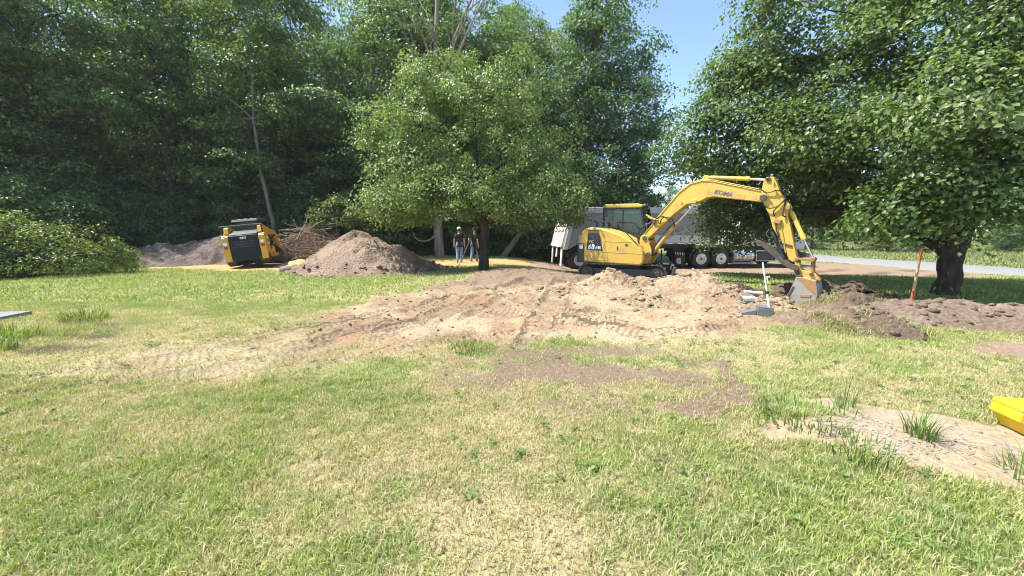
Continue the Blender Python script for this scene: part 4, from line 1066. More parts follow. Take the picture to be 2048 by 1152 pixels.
def stadium(x0, x1, z0, z1, n=7):
    r0 = (z1 - z0) / 2; pts = []
    for k in range(n + 1):
        a = -math.pi / 2 + math.pi * k / n; pts.append((x1 - r0 + math.cos(a) * r0, z0 + r0 + math.sin(a) * r0))
    for k in range(n + 1):
        a = math.pi / 2 + math.pi * k / n; pts.append((x0 + r0 + math.cos(a) * r0, z0 + r0 + math.sin(a) * r0))
    return pts

def crawler(prof, y0, y1, parent, mat, M=None, pitch=0.14, grouser=0.03, inset=0.03):
    """a crawler track: belt round the profile with raised shoes"""
    P = [Vector((a, 0, b)) for a, b in prof]; L = [0]
    for i in range(len(P)): L.append(L[-1] + (P[(i + 1) % len(P)] - P[i]).length)
    n = int(L[-1] / pitch); mb = MB()
    cx = sum(p.x for p in P) / len(P); cz = sum(p.z for p in P) / len(P)
    mb.v = []; outer = [(a, b) for a, b in prof]
    inner = []
    for a, b in prof:
        d = Vector((a - cx, 0, b - cz)); inner.append((a - d.normalized().x * 0.06, b - d.normalized().z * 0.06))
    k = len(prof); vs = []
    for y in (y0, y1):
        for (a, b) in outer: vs.append((a, y, b))
        for (a, b) in inner: vs.append((a, y, b))
    fs = []
    for i in range(k):
        j = (i + 1) % k
        fs += [(i, j, 2 * k + j, 2 * k + i), (k + i, 3 * k + i, 3 * k + j, k + j), (i, k + i, k + j, j), (2 * k + i, 2 * k + j, 3 * k + j, 3 * k + i)]
    mb.add(vs, fs, M)
    for s in range(n):
        t = (s + 0.5) * L[-1] / n; i = 0
        while L[i + 1] < t: i += 1
        a = P[i]; b = P[(i + 1) % len(P)]; u = (t - L[i]) / (L[i + 1] - L[i]); p = a + (b - a) * u; d = (b - a).normalized()
        mb.box(Vector((p.x, (y0 + y1) / 2, p.z)), (0.035, y1 - y0 + 0.01, grouser * 2), M, (0, -math.atan2(d.z, d.x), 0))
    return mb.build('track', mat, parent, smooth=False)

# ------------------------------------------------------------------ excavator
EX_ANG = -33.0
ex_loc = Vector((4.0, 13.84, -0.10))
ex = empty('excavator', ex_loc, (0, 0, R(EX_ANG)), 'yellow tracked excavator with its boom reaching out over the dug pit', 'excavator')
W = Matrix.Translation(ex_loc) @ Matrix.Rotation(R(EX_ANG), 4, 'Z')
BF = W.inverted() @ (Matrix.Translation((4.58, 12.8, 0)) @ Matrix.Rotation(R(-45), 4, 'Z'))
UC = Matrix.Rotation(R(14), 4, 'Z')
# undercarriage
prof = stadium(-1.42, 1.42, 0.0, 0.57)
for s in (-1, 1):
    yc = s * 0.93
    t = crawler(prof, yc - 0.225, yc + 0.225, ex, M_TRK, UC)
    mb = MB(); mb.box((0, yc, 0.30), (2.1, 0.26, 0.24), UC); mb.build('track_frame', M_CHAR, t, 0.02)
    for i, x in enumerate((-1.13, 1.13)):
        mb = MB(); mb.cyl(UC @ Vector((x, yc - 0.2, 0.285)), UC @ Vector((x, yc + 0.2, 0.285)), 0.21, 20); mb.cyl(UC @ Vector((x, yc - 0.23, 0.285)), UC @ Vector((x, yc + 0.23, 0.285)), 0.09, 12)
        mb.build('sprocket' if i == 0 else 'idler_wheel', M_TRK, t, 0.015)
    for x in (-0.66, -0.33, 0, 0.33, 0.66):
        mb = MB(); mb.cyl(UC @ Vector((x, yc - 0.19, 0.14)), UC @ Vector((x, yc + 0.19, 0.14)), 0.09, 12); mb.build('roller', M_TRK, t)
mb = MB(); mb.box((0, 0, 0.42), (1.2, 1.5, 0.3), UC); mb.lathe([(0.5, 0.55), (0.62, 0.55), (0.62, 0.5), (0.70, 0.5)], (0, 0, 0), (0, 0, 1), 28); mb.build('centre_frame', M_CHAR, ex, 0.02)
mb = MB(); mb.prism([(1.62, 0.08), (1.70, 0.10), (1.66, 0.30), (1.70, 0.52), (1.62, 0.52), (1.57, 0.30)], -1.15, 1.15, UC)
mb.box((1.25, 0.45, 0.3), (0.8, 0.1, 0.14), UC); mb.box((1.25, -0.45, 0.3), (0.8, 0.1, 0.14), UC); mb.build('dozer_blade', M_CHAR, ex, 0.01)
# upper structure
mb = MB(); mb.prism([(-1.1, -1.05), (0.95, -1.05), (0.95, 1.1), (-1.1, 1.1)], 0.64, 0.76, None, 'xy'); mb.build('deck', M_BLK, ex, 0.02)
side = [(-1.22, 0.60), (0.88, 0.56), (0.98, 0.66), (0.99, 0.92), (0.88, 1.10), (0.55, 1.36), (0.2, 1.55), (-0.2, 1.69), (-0.55, 1.78), (-0.85, 1.80), (-1.02, 1.76), (-1.16, 1.66), (-1.24, 1.3)]
mb = MB(); mb.prism(side, -1.10, 0.06); mb.build('engine_cover', M_YEL, ex, 0.05, seg=3)
cw = []
for k in range(13):
    a = math.pi / 2 + math.pi * k / 12; cw.append((-0.82 + math.cos(a) * 0.62, math.sin(a) * 1.06))
mb = MB(); mb.prism(cw, 0.60, 1.22, None, 'xy'); mb.build('counterweight', M_YEL, ex, 0.06, seg=3)
mb = MB(); mb.prism([(x * 1.0, y * 0.98) for x, y in cw], 1.225, 1.72, None, 'xy'); mb.build('rear_hood', M_YEL, ex, 0.08, seg=3)
mb = MB(); mb.prism([(-1.36, -1.00), (-1.24, -1.125), (-1.06, -1.135), (-1.04, -0.9), (-1.30, -0.85)], 0.58, 1.24, None, 'xy'); bb = mb.build('corner_bumper', M_CHAR, ex, 0.02)
mb = MB(); mb.box((-1.15, -1.139, 1.13), (0.13, 0.006, 0.14)); mb.build('warning_sticker', M_WHITEP, bb)
lettering('DANGER', 0.028, M_RED, bb, frame((-1.15, -1.144, 1.17), (1, 0, 0), (0, 0, 1)), thick=0.001)
# right-hand flank details (faces the road side of the yard)
yf = -1.10
mb = MB(); mb.prism([(-0.96, 1.03), (-0.38, 1.0), (-0.44, 1.30), (-0.52, 1.56), (-0.92, 1.56)], yf - 0.006, yf - 0.001); dk = mb.build('grille_panel', M_NAVY, ex)
for z in (1.585, 1.635, 1.685):
    mb = MB(); mb.box((-0.73, yf - 0.006, z), (0.40, 0.012, 0.028)); mb.build('vent_slot', M_BLK, ex)
lettering('PC', 0.15, M_YEL, dk, frame((-0.80, yf - 0.0095, 1.30), (1, 0, 0), (0, 0, 1)), shear=0.25, thick=0.004)
lettering('68', 0.22, M_WHITEP, dk, frame((-0.80, yf - 0.0095, 1.125), (1, 0, 0), (0, 0, 1)), shear=0.15, thick=0.009, stretch=1.05)
lettering('MR', 0.145, M_WHITEP, dk, frame((-0.545, yf - 0.0095, 1.10), (1, 0, 0), (0, 0, 1)), shear=0.15, thick=0.006)
for (a, b) in (((-1.2, 0.985), (0.95, 0.945)), ((-0.30, 1.33), (0.58, 1.31))):
    mb = MB(); mb.tube([(a[0], yf - 0.001, a[1]), (b[0], yf - 0.001, b[1])], 0.008, 6); mb.build('panel_seam', M_YEL_WORN, ex)
mb = MB(); mb.tube([(-0.34, yf - 0.001, 1.0), (-0.36, yf - 0.001, 1.2), (-0.30, yf - 0.001, 1.34), (-0.42, yf - 0.001, 1.70)], 0.008, 6); mb.build('panel_seam', M_YEL_WORN, ex)
for c, s in (((0.12, yf - 0.008, 1.11), (0.035, 0.016, 0.10)), ((0.42, yf - 0.006, 1.22), (0.10, 0.012, 0.055)), ((-0.50, yf - 0.004, 0.87), (0.035, 0.008, 0.035))):
    mb = MB(); mb.box(c, s); mb.build('latch', M_CHAR, ex, 0.004)
mb = MB(); mb.prism([(-0.72, 0.68), (-0.20, 0.67), (-0.20, 0.93), (-0.72, 0.945)], yf - 0.008, yf - 0.001); mb.build('access_door', M_YEL, ex, 0.004)
# rail on the cover
mb = MB(); mb.tube([(-0.58, -1.0, 1.74), (-0.60, -0.95, 2.0), (0.0, -0.95, 1.98), (0.78, -1.0, 1.18)], 0.018, 8); mb.build('handrail', M_BLK, ex)
# cab
cab = empty_mesh = None
cx0, cx1, cy0, cy1, cz0, cz1 = -0.80, 0.62, 0.10, 1.10, 0.78, 2.60
mb = MB()
for (x, y, xb) in ((cx0, cy0, cx0 - 0.02), (cx0, cy1, cx0 - 0.02), (cx1 - 0.10, cy0, cx1 + 0.06), (cx1 - 0.10, cy1, cx1 + 0.06)):
    mb.tube([(xb, y, cz0), (xb, y, 1.7), (x, y, cz1 - 0.10)], 0.05, 8)
mb.box(((cx0 + cx1) / 2, cy0, 0.98), (1.42, 0.07, 0.42)); mb.box(((cx0 + cx1) / 2, cy1, 0.98), (1.42, 0.07, 0.42)); mb.box((cx0, 0.6, 1.1), (0.07, 1.0, 0.6)); mb.box((cx1 + 0.03, 0.6, 0.98), (0.07, 1.0, 0.4))
mb.tube([(cx0, cy0, cz1 - 0.12), (cx1 - 0.1, cy0, cz1 - 0.12)], 0.045, 8); mb.tube([(cx0, cy1, cz1 - 0.12), (cx1 - 0.1, cy1, cz1 - 0.12)], 0.045, 8)
mb.tube([(cx0, cy0, cz1 - 0.12), (cx0, cy1, cz1 - 0.12)], 0.045, 8); mb.tube([(cx1 - 0.1, cy0, cz1 - 0.12), (cx1 - 0.1, cy1, cz1 - 0.12)], 0.045, 8)
mb.box(((cx0 + cx1) / 2, 0.6, 0.80), (1.4, 1.0, 0.06))
cab = mb.build('cab', M_BLK, ex)
mb = MB(); mb.prism([(cx0 - 0.06, cz1 - 0.10), (cx1 - 0.04, cz1 - 0.12), (cx1 - 0.08, cz1 - 0.03), (cx1 - 0.22, cz1 + 0.02), (cx0 + 0.05, cz1 + 0.03), (cx0 - 0.05, cz1 - 0.02)], cy0 - 0.05, cy1 + 0.05); mb.build('roof', M_YEL, cab, 0.03, seg=3)
for prof_, y in (([(cx0 + 0.03, 1.18), (cx1 + 0.0, 1.18), (cx1 - 0.08, cz1 - 0.15), (cx0 + 0.03, cz1 - 0.15)], cy0 - 0.012), ([(cx0 + 0.03, 1.18), (cx1 + 0.0, 1.18), (cx1 - 0.08, cz1 - 0.15), (cx0 + 0.03, cz1 - 0.15)], cy1 + 0.004)):
    mb = MB(); mb.prism(prof_, y, y + 0.008); mb.build('side_window', M_GLASS, cab)
mb = MB(); mb.prism([(cx1 + 0.045, 1.18), (cx1 + 0.053, 1.18), (cx1 - 0.082, cz1 - 0.14), (cx1 - 0.09, cz1 - 0.14)], cy0 + 0.04, cy1 - 0.04); mb.build('windscreen', M_GLASS, cab)
mb = MB(); mb.prism([(cx0 - 0.01, 1.4), (cx0 - 0.002, 1.4), (cx0 + 0.002, cz1 - 0.15), (cx0 - 0.006, cz1 - 0.15)], cy0 + 0.04, cy1 - 0.04); mb.build('rear_window', M_GLASS, cab)
mb = MB(); mb.tube([(-0.10, cy0 - 0.02, 1.18), (-0.10, cy0 - 0.02, cz1 - 0.13)], 0.02, 6); mb.build('window_post', M_BLK, cab)
mb = MB(); mb.box((-0.18, 0.6, 1.15), (0.5, 0.5, 0.16)); mb.box((-0.42, 0.6, 1.5), (0.16, 0.48, 0.68), None, (0, R(-8), 0)); mb.box((-0.45, 0.6, 1.93), (0.12, 0.28, 0.18)); mb.build('seat', M_SEAT, ex, 0.05)
mb = MB(); mb.box((0.22, 0.35, 1.05), (0.2, 0.14, 0.5)); mb.tube([(0.22, 0.35, 1.3), (0.26, 0.35, 1.48)], 0.02, 6); mb.build('control_console', M_CHAR, ex, 0.02)
mb = MB(); mb.tube([(cx0 + 0.0, cy0 - 0.04, cz1 - 0.05), (cx0 - 0.18, cy0 - 0.1, cz1 + 0.0), (cx0 - 0.48, cy0 - 0.12, cz1 - 0.02)], 0.012, 6); mb.build('mirror_arm', M_BLK, cab)
for dy in (0.16, 0.42):
    mb = MB(); mb.lathe([(0, 0.03), (0.02, 0.07), (0.10, 0.075), (0.11, 0.06)], (cx1 - 0.05, dy, cz1 - 0.06), (1, -0.15, -0.1), 14); mb.build('work_light', M_CHAR, cab)
mb = MB(); mb.tube([(cx0 - 0.02, -0.55, 1.75), (cx0 - 0.02, -0.55, 1.95), (cx0 - 0.10, -0.55, 2.02)], 0.045, 10); mb.build('exhaust_pipe', M_TRK, ex)

# swing bracket
mb = MB()
brk = [(-0.17, 1.45), (0.0, 1.42), (0.06, 1.20), (0.16, 1.0), (0.17, 0.84), (0.05, 0.52), (-0.14, 0.46), (-0.30, 0.52), (-0.24, 0.70), (-0.10, 0.80), (-0.10, 1.05), (-0.26, 1.12), (-0.24, 1.36)]
for t0, t1 in ((-0.27, -0.21), (0.21, 0.27)): mb.prism(brk, t0, t1, BF)
mb.box((-0.18, 0, 0.60), (0.30, 0.44, 0.22), BF); mb.box((-0.06, 0, 1.0), (0.08, 0.44, 0.3), BF)
sb = mb.build('swing_bracket', M_YEL_WORN, ex, 0.015)
for (s, z, r_) in ((0.075, 0.825, 0.07), (-0.08, 1.34, 0.07)):
    mb = MB(); mb.cyl(BF @ Vector((s, -0.31, z)), BF @ Vector((s, 0.31, z)), r_, 16); mb.build('pin', M_CHAR, sb, 0.01)
mb = MB(); mb.cyl((0.95, -0.55, 0.66), (0.95, -0.55, 1.05), 0.17, 18); mb.box((0.86, -0.50, 0.80), (0.42, 0.44, 0.16)); mb.cyl((1.0, -0.60, 0.72), (1.0, -0.60, 0.98), 0.10, 12); mb.build('swing_post', M_YEL_WORN, ex, 0.02)
# boom: box section with a kink
blo = [(-0.12, 1.22), (0.78, 2.09), (1.14, 2.37), (1.36, 2.40), (1.55, 2.45), (1.71, 2.535), (1.88, 2.55), (3.02, 2.35), (3.18, 2.35), (3.24, 2.44)]
bhi = [(3.20, 2.56), (3.08, 2.63), (1.86, 2.985), (1.55, 3.03), (1.40, 3.02), (1.23, 2.975), (0.905, 2.745), (0.227, 1.945), (-0.20, 1.44), (-0.20, 1.28)]
mb = MB(); mb.prism(blo + bhi, -0.16, 0.16, BF); boom = mb.build('boom', M_YEL, ex, 0.018)
for t in (-0.175, 0.175):   # edge flanges
    mb = MB(); mb.tube([BF @ Vector((s, t * 0.96, z)) for s, z in [(3.05, 2.63), (1.86, 2.98), (1.55, 3.022), (1.23, 2.965), (0.905, 2.735), (0.227, 1.935), (-0.15, 1.47)]], 0.014, 6); mb.build('edge_weld', M_YEL, boom)
mb = MB(); mb.cyl(BF @ Vector((3.132, -0.20, 2.447)), BF @ Vector((3.132, 0.20, 2.447)), 0.085, 18); mb.build('pin', M_CHAR, boom, 0.01)
mb = MB(); mb.cyl(BF @ Vector((1.373, -0.20, 2.44)), BF @ Vector((1.373, 0.20, 2.44)), 0.06, 14); mb.cyl(BF @ Vector((1.0, -0.18, 2.42)), BF @ Vector((1.0, -0.14, 2.42)), 0.035, 10); mb.build('pin', M_YEL_WORN, boom, 0.01)
tx = Vector((1, 0, -0.268)).normalized()
def boomtext(txt, s, z, size, m, **kw):
    lettering(txt, size, m, boom, BF @ frame((s, -0.1645, z), tx, (0, 0, 1)), shear=0.12, thick=0.008, **kw)
boomtext('KOMA', 2.14, 2.625, 0.155, M_PURPLE, stretch=1.08)
boomtext('TSU', 2.54, 2.515, 0.155, M_GHOST, stretch=1.08)
mb = MB(); mb.box((0, 0, 0), (0.09, 0.004, 0.10), BF @ Matrix.Translation((2.93, -0.1635, 2.46))); mb.box((0, 0, 0), (0.07, 0.004, 0.05), BF @ Matrix.Translation((3.02, -0.1635, 2.42))); mb.build('worn_sticker', M_GHOST, boom)
# hard lines along the boom
for t, dz in ((-0.11, 0.035), (-0.07, 0.035), (0.09, 0.035)):
    mb = MB(); mb.tube([BF @ Vector((s, t, z + dz)) for s, z in [(3.0, 2.655), (2.7, 2.74), (1.86, 2.985), (1.55, 3.03), (1.23, 2.98), (0.905, 2.75), (0.227, 1.95)]], 0.014, 6); mb.build('hydraulic_line', M_YEL if t < -0.1 else M_CHAR, boom)
def ram(pts, r0, r1, t, names=('cylinder', 'cylinder_rod'), m0=M_YEL, bt=0.0):
    a, b, c = [Vector((p[0], t, p[1])) for p in pts]; d = (b - a).normalized()
    mb = MB(); mb.tube([BF @ q for q in (a, a + d * 0.10, a + d * 0.12, b - d * 0.1, b - d * 0.09, b)], [r0 * 0.7, r0 * 0.7, r0, r0, r0 * 1.12, r0 * 1.12], 14)
    mb.cyl(BF @ (a + Vector((0, -r0 * 1.3, 0))), BF @ (a + Vector((0, r0 * 1.3, 0))), r0 * 1.05, 14)
    cy_ = mb.build('hydraulic_cylinder', m0, ex)
    mb = MB(); mb.tube([BF @ (b - d * 0.05), BF @ c], r1, 12); mb.cyl(BF @ (c + Vector((0, -r0 * 1.2, 0))), BF @ (c + Vector((0, r0 * 1.2, 0))), r1 * 1.7, 12); mb.build('rod', M_CHROME, cy_)
    return cy_
ram([(0.075, 0.825), (0.853, 1.841), (1.373, 2.44)], 0.062, 0.032, -0.0, m0=M_YEL_WORN)
ram([(1.60, 3.13), (2.73, 2.985), (3.199, 2.915)], 0.058, 0.034, 0.0)
mb = MB(); mb.prism([(1.45, 2.98), (1.75, 2.98), (1.66, 3.18), (1.56, 3.19)], -0.09, -0.065, BF); mb.prism([(1.45, 2.98), (1.75, 2.98), (1.66, 3.18), (1.56, 3.19)], 0.065, 0.09, BF); mb.build('cylinder_lug', M_YEL, boom, 0.008)
# stick
st = [(3.10, 2.94), (3.16, 2.985), (3.30, 2.985), (3.345, 2.93), (3.483, 2.581), (3.60, 2.36), (3.70, 2.28), (3.745, 2.18), (3.70, 2.06), (3.70, 1.95), (3.76, 1.79), (3.945, 1.066), (3.995, 0.90), (3.985, 0.82), (3.90, 0.78), (3.82, 0.84), (3.682, 1.206), (3.40, 1.655), (3.31, 1.95), (3.10, 2.38), (3.03, 2.46), (3.05, 2.58)]
mb = MB(); mb.prism(st, -0.125, 0.125, BF); stick = mb.build('stick', M_YEL, ex, 0.015)
mb = MB(); mb.cyl(BF @ Vector((3.205, -0.16, 2.925)), BF @ Vector((3.205, 0.16, 2.925)), 0.055, 14); mb.build('pin', M_CHAR, stick, 0.008)
mb = MB(); mb.cyl(BF @ Vector((3.69, -0.17, 2.168)), BF @ Vector((3.69, 0.17, 2.168)), 0.055, 14); mb.build('pin', M_RUSTY, stick, 0.008)
mb = MB(); mb.box((0, 0, 0), (0.16, 0.08, 0.12), BF @ Matrix.Translation((3.50, -0.155, 1.83)) @ Matrix.Rotation(R(15), 4, 'Y')); mb.build('valve_block', M_RUSTY, stick, 0.01)
mb = MB(); mb.tube([BF @ Vector((3.56, -0.14, 1.8)), BF @ Vector((3.66, -0.14, 1.4)), BF @ Vector((3.74, -0.14, 1.02))], 0.014, 6); mb.build('hydraulic_line', M_YEL_WORN, stick)
mb = MB(); mb.box((0, 0, 0), (0.22, 0.30, 0.05), BF @ Matrix.Translation((3.76, 0, 1.22)) @ Matrix.Rotation(R(15), 4, 'Y')); mb.build('clamp_band', M_TRK, stick, 0.008)
ram([(3.70, 2.168), (4.08, 1.363), (4.314, 0.881)], 0.055, 0.030, 0.0)
# hoses
HOSES = [[(3.0, -0.13, 2.72), (3.2, -0.17, 2.58), (3.42, -0.19, 2.62), (3.58, -0.16, 2.56), (3.63, -0.15, 2.42), (3.50, -0.17, 2.24), (3.30, -0.20, 2.17), (3.16, -0.2, 2.26)],
         [(3.63, -0.13, 2.45), (3.55, -0.2, 2.28), (3.40, -0.18, 2.10), (3.42, -0.15, 1.96)], [(3.60, -0.1, 2.48), (3.62, -0.15, 2.25), (3.60, -0.2, 2.0), (3.68, -0.15, 1.93)],
         [(3.47, -0.15, 1.80), (3.50, -0.2, 1.6), (3.56, -0.18, 1.45), (3.50, -0.15, 1.35)],
         [(1.52, 0.02, 3.20), (1.42, 0.03, 3.24), (1.3, 0.05, 3.15), (1.24, 0.06, 3.0)],
         [(0.35, -0.17, 1.80), (0.45, -0.22, 1.98), (0.62, -0.24, 2.0), (0.76, -0.22, 1.92), (0.80, -0.12, 1.75), (0.74, -0.08, 1.68)],
         [(0.18, -0.17, 1.75), (0.26, -0.25, 1.95), (0.5, -0.26, 2.02), (0.72, -0.2, 1.84)],
         [(0.15, -0.1, 0.92), (0.30, -0.12, 1.25), (0.55, -0.11, 1.60), (0.78, -0.1, 1.84)],
         [(-0.2, -0.12, 0.95), (-0.36, -0.18, 1.25), (-0.36, -0.15, 1.6), (-0.1, -0.1, 1.78), (0.12, -0.08, 1.86)], [(-0.22, 0.0, 0.95), (-0.42, -0.05, 1.28), (-0.38, -0.02, 1.62), (-0.08, 0.0, 1.82), (0.15, 0.0, 1.9)], [(-0.22, 0.1, 0.95), (-0.46, 0.08, 1.35), (-0.36, 0.1, 1.7), (0.0, 0.1, 1.9)]]
def smooth_path(p, k=4):
    P = [Vector(q) for q in p]; out = []
    for i in range(len(P) - 1):
        p0, p1, p2, p3 = P[max(i - 1, 0)], P[i], P[i + 1], P[min(i + 2, len(P) - 1)]
        for j in range(k):
            t = j / k; out.append(0.5 * ((2 * p1) + (p2 - p0) * t + (2 * p0 - 5 * p1 + 4 * p2 - p3) * t * t + (3 * p1 - p0 - 3 * p2 + p3) * t ** 3))
    return out + [P[-1]]
for h in HOSES:
    mb = MB(); mb.tube([BF @ q for q in smooth_path(h)], 0.016, 7); mb.build('hose', M_BLK, ex)
mb = MB(); mb.tube([BF @ Vector(q) for q in smooth_path([(0.28, -0.18, 1.92), (0.05, -0.22, 1.98), (-0.02, -0.22, 2.04)])], 0.03, 6); mb.box((0, 0, 0), (0.26, 0.06, 0.035), BF @ Matrix.Translation((0.02, -0.22, 2.03)) @ Matrix.Rotation(R(30), 4, 'Y')); mb.build('hose_guard', M_YEL, boom)
# linkage, coupler, bucket, thumb
mb = MB(); mb.box((0, 0, 0), (0.36, 0.05, 0.06), BF @ Matrix.Translation((4.15, -0.15, 0.868))); mb.box((0, 0, 0), (0.36, 0.05, 0.06), BF @ Matrix.Translation((4.15, 0.15, 0.868)))
mb.cyl(BF @ Vector((4.315, -0.19, 0.868)), BF @ Vector((4.315, 0.19, 0.868)), 0.055, 12); mb.cyl(BF @ Vector((3.99, -0.19, 0.868)), BF @ Vector((3.99, 0.19, 0.868)), 0.045, 12); mb.build('bucket_link', M_RUSTY, ex, 0.008)
mb = MB()
for t in (-0.07, 0.07): mb.tube([BF @ Vector((4.315, t, 0.868)), BF @ Vector((4.335, t, 0.52))], 0.04, 8)
mb.build('tilt_link', M_RUSTY, ex)
mb = MB(); mb.prism([(3.97, 0.80), (4.04, 0.80), (4.10, 0.60), (4.28, 0.56), (4.40, 0.52), (4.52, 0.38), (4.50, 0.28), (4.38, 0.34), (4.10, 0.42), (4.00, 0.44), (3.95, 0.60)], -0.16, 0.16, BF); cp = mb.build('quick_coupler', M_YEL_WORN, ex, 0.012)
for s, z in ((4.335, 0.50), (4.46, 0.34), (4.05, 0.52)):
    mb = MB(); mb.cyl(BF @ Vector((s, -0.21, z)), BF @ Vector((s, 0.21, z)), 0.045, 12); mb.build('pin', M_TRK, cp, 0.006)
bk_out = [(4.06, 0.44), (4.20, 0.43), (4.46, 0.36), (4.50, 0.20), (4.53, 0.05), (4.51, -0.09), (4.43, -0.23), (4.30, -0.31), (4.15, -0.36), (3.95, -0.375), (3.77, -0.35)]
bk_in = [(4.0, 0.40), (4.03, 0.34), (3.95, 0.02), (3.77, -0.33)]
mb = MB()
for t0, t1 in ((-0.44, -0.415), (0.415, 0.44)): mb.prism(bk_out + [(3.79, -0.31), (3.95, 0.03), (4.04, 0.33)], t0, t1, BF)
bucket = mb.build('bucket', M_STEEL, ex, 0.004)
vs = []; fs = []
shell = bk_out[1:]
for i, (s, z) in enumerate(shell):
    c = Vector((4.15, 0, 0.0)); d = (Vector((s, 0, z)) - c).normalized() * 0.022
    for t in (-0.414, 0.414):
        vs.append((s - d.x * 0.2, t, z - d.z * 0.2)); vs.append((s - d.x * 1.2, t, z - d.z * 1.2))
for i in range(len(shell) - 1):
    a, b = i * 4, i * 4 + 4
    fs += [(a, b, b + 2, a + 2), (a + 1, a + 3, b + 3, b + 1), (a, a + 1, b + 1, b), (a + 2, b + 2, b + 3, a + 3)]
n_ = (len(shell) - 1) * 4
fs += [(0, 2, 3, 1), (n_, n_ + 1, n_ + 3, n_ + 2)]
mb = MB(); mb.add(vs, fs, BF); mb.build('bucket_shell', M_STEEL, bucket)
mb = MB(); mb.box((0, 0, 0), (0.10, 0.90, 0.03), BF @ Matrix.Translation((3.76, 0, -0.352))); mb.build('cutting_edge', M_STEEL, bucket, 0.004)
for i in range(5):
    mb = MB(); mb.prism([(3.77, -0.37), (3.77, -0.325), (3.64, -0.352)], -0.40 + i * 0.18, -0.32 + i * 0.18, BF); mb.build('tooth', M_STEEL, bucket)
mb = MB()
for t0, t1 in ((-0.15, -0.12), (0.12, 0.15)): mb.prism([(4.02, 0.42), (4.10, 0.56), (4.30, 0.46), (4.48, 0.40), (4.50, 0.28), (4.44, 0.20), (4.20, 0.38)], t0, t1, BF)
mb.build('bucket_ear', M_RUSTY, bucket, 0.006)
mb = MB(); mb.prism([(4.06, 0.425), (4.22, 0.415), (4.45, 0.35), (4.495, 0.18), (4.505, 0.02), (4.34, 0.14), (4.20, 0.30)], -0.4455, -0.4412, BF); mb.build('rust_patch', M_RUSTY, bucket)
mb = MB(); mb.prism([(3.82, -0.33), (4.02, 0.20), (4.06, 0.18), (3.87, -0.345)], -0.452, -0.4405, BF); mb.build('wear_strip', M_TRK, bucket)
mb = MB(); mb.prism([(4.18, 0.0), (4.42, 0.02), (4.40, -0.05), (4.20, -0.06)], -0.4500, -0.4405, BF); mb.build('wear_plate', M_RUSTY, bucket, 0.004)
th = [(3.03, 1.30), (3.10, 1.305), (3.20, 1.26), (3.40, 1.13), (3.56, 1.01), (3.72, 0.85), (3.86, 0.76), (4.07, 0.70), (4.07, 0.56), (3.90, 0.60), (3.72, 0.71), (3.56, 0.85), (3.40, 1.0), (3.20, 1.18), (3.06, 1.26)]
mb = MB()
for t0, t1 in ((-0.24, -0.20), (0.20, 0.24), (-0.02, 0.02)): mb.prism(th, t0, t1, BF)
mb.prism([(3.25, 1.15), (3.60, 0.90), (3.58, 0.87), (3.22, 1.13)], -0.2, 0.2, BF); mb.cyl(BF @ Vector((4.03, -0.26, 0.63)), BF @ Vector((4.03, 0.26, 0.63)), 0.05, 12)
thumb = mb.build('thumb', M_TRK, ex, 0.006)
mb = MB(); mb.tube([BF @ Vector((3.36, 0, 1.56)), BF @ Vector((3.50, 0, 1.28)), BF @ Vector((3.51, 0, 1.26)), BF @ Vector((3.69, 0, 0.87))], [0.05, 0.05, 0.035, 0.035], 12); mb.tube([BF @ Vector(q) for q in smooth_path([(3.30, -0.05, 1.62), (3.26, -0.08, 1.5), (3.33, -0.08, 1.4), (3.42, -0.06, 1.42)])], 0.014, 6); mb.build('thumb_cylinder', M_CHAR, ex)

# ------------------------------------------------------------------ road train: dump trailer and tractor
TR_ANG = 6.0
tr_xy = (2.51, 20.84); tr_z = -0.43
TW = Matrix.Translation((tr_xy[0], tr_xy[1], tr_z)) @ Matrix.Rotation(R(TR_ANG), 4, 'Z')
tl = empty('dump_trailer', (tr_xy[0], tr_xy[1], tr_z), (0, 0, R(TR_ANG)), 'long grey end-dump trailer with white tailgate behind the excavator', 'trailer')
def wheel(parent, x, y, side, r=0.52, dual=True):
    """tyre with deep dished rim; side -1 faces the yard"""
    wdt = 0.58 if dual else 0.30; z = r
    tyre = [(0, r * 0.56), (0.0, r * 0.86), (0.03, r * 0.97), (0.06, r), (0.24, r), (0.27, r * 0.97), (0.28, r * 0.9), (0.28, r * 0.56)]
    mb = MB()
    n = 1
    mb.lathe(tyre, (x, y + side * -0.0, z), (0, -side, 0), 30)
    if dual: mb.lathe(tyre, (x, y - side * 0.31, z), (0, -side, 0), 30)
    for k in range(30):   # shoulder lugs
        a = 2 * math.pi * k / 30
        mb.box((x + math.cos(a) * r * 0.985, y - side * 0.14, z + math.sin(a) * r * 0.985), (0.03, 0.25, 0.045), None, (0, -a, 0))
    w_ = mb.build('wheel', M_RUB, parent)
    mb = MB(); mb.lathe([(-0.004, r * 0.575), (-0.012, r * 0.54), (0.02, r * 0.50), (0.12, r * 0.44), (0.13, r * 0.20), (0.02, r * 0.17), (-0.03, r * 0.15), (-0.03, 0.01)], (x, y, z), (0, -side, 0), 26); rim = mb.build('rim', M_RIM, w_)
    mb = MB()
    for k in range(10):
        a = 2 * math.pi * k / 10
        mb.cyl((x + math.cos(a) * r * 0.345, y - side * 0.10, z + math.sin(a) * r * 0.345), (x + math.cos(a) * r * 0.345, y - side * 0.14, z + math.sin(a) * r * 0.345), 0.036, 8)
    hh_ = mb.build('hand_holes', M_BLK, rim); hh_['kind'] = 'stuff'
    mb = MB(); mb.lathe([(-0.014, r * 0.565), (-0.020, r * 0.55), (-0.014, r * 0.535)], (x, y, z), (0, -side, 0), 26); mb.build('rim_edge', M_CHROME, w_)
    return w_
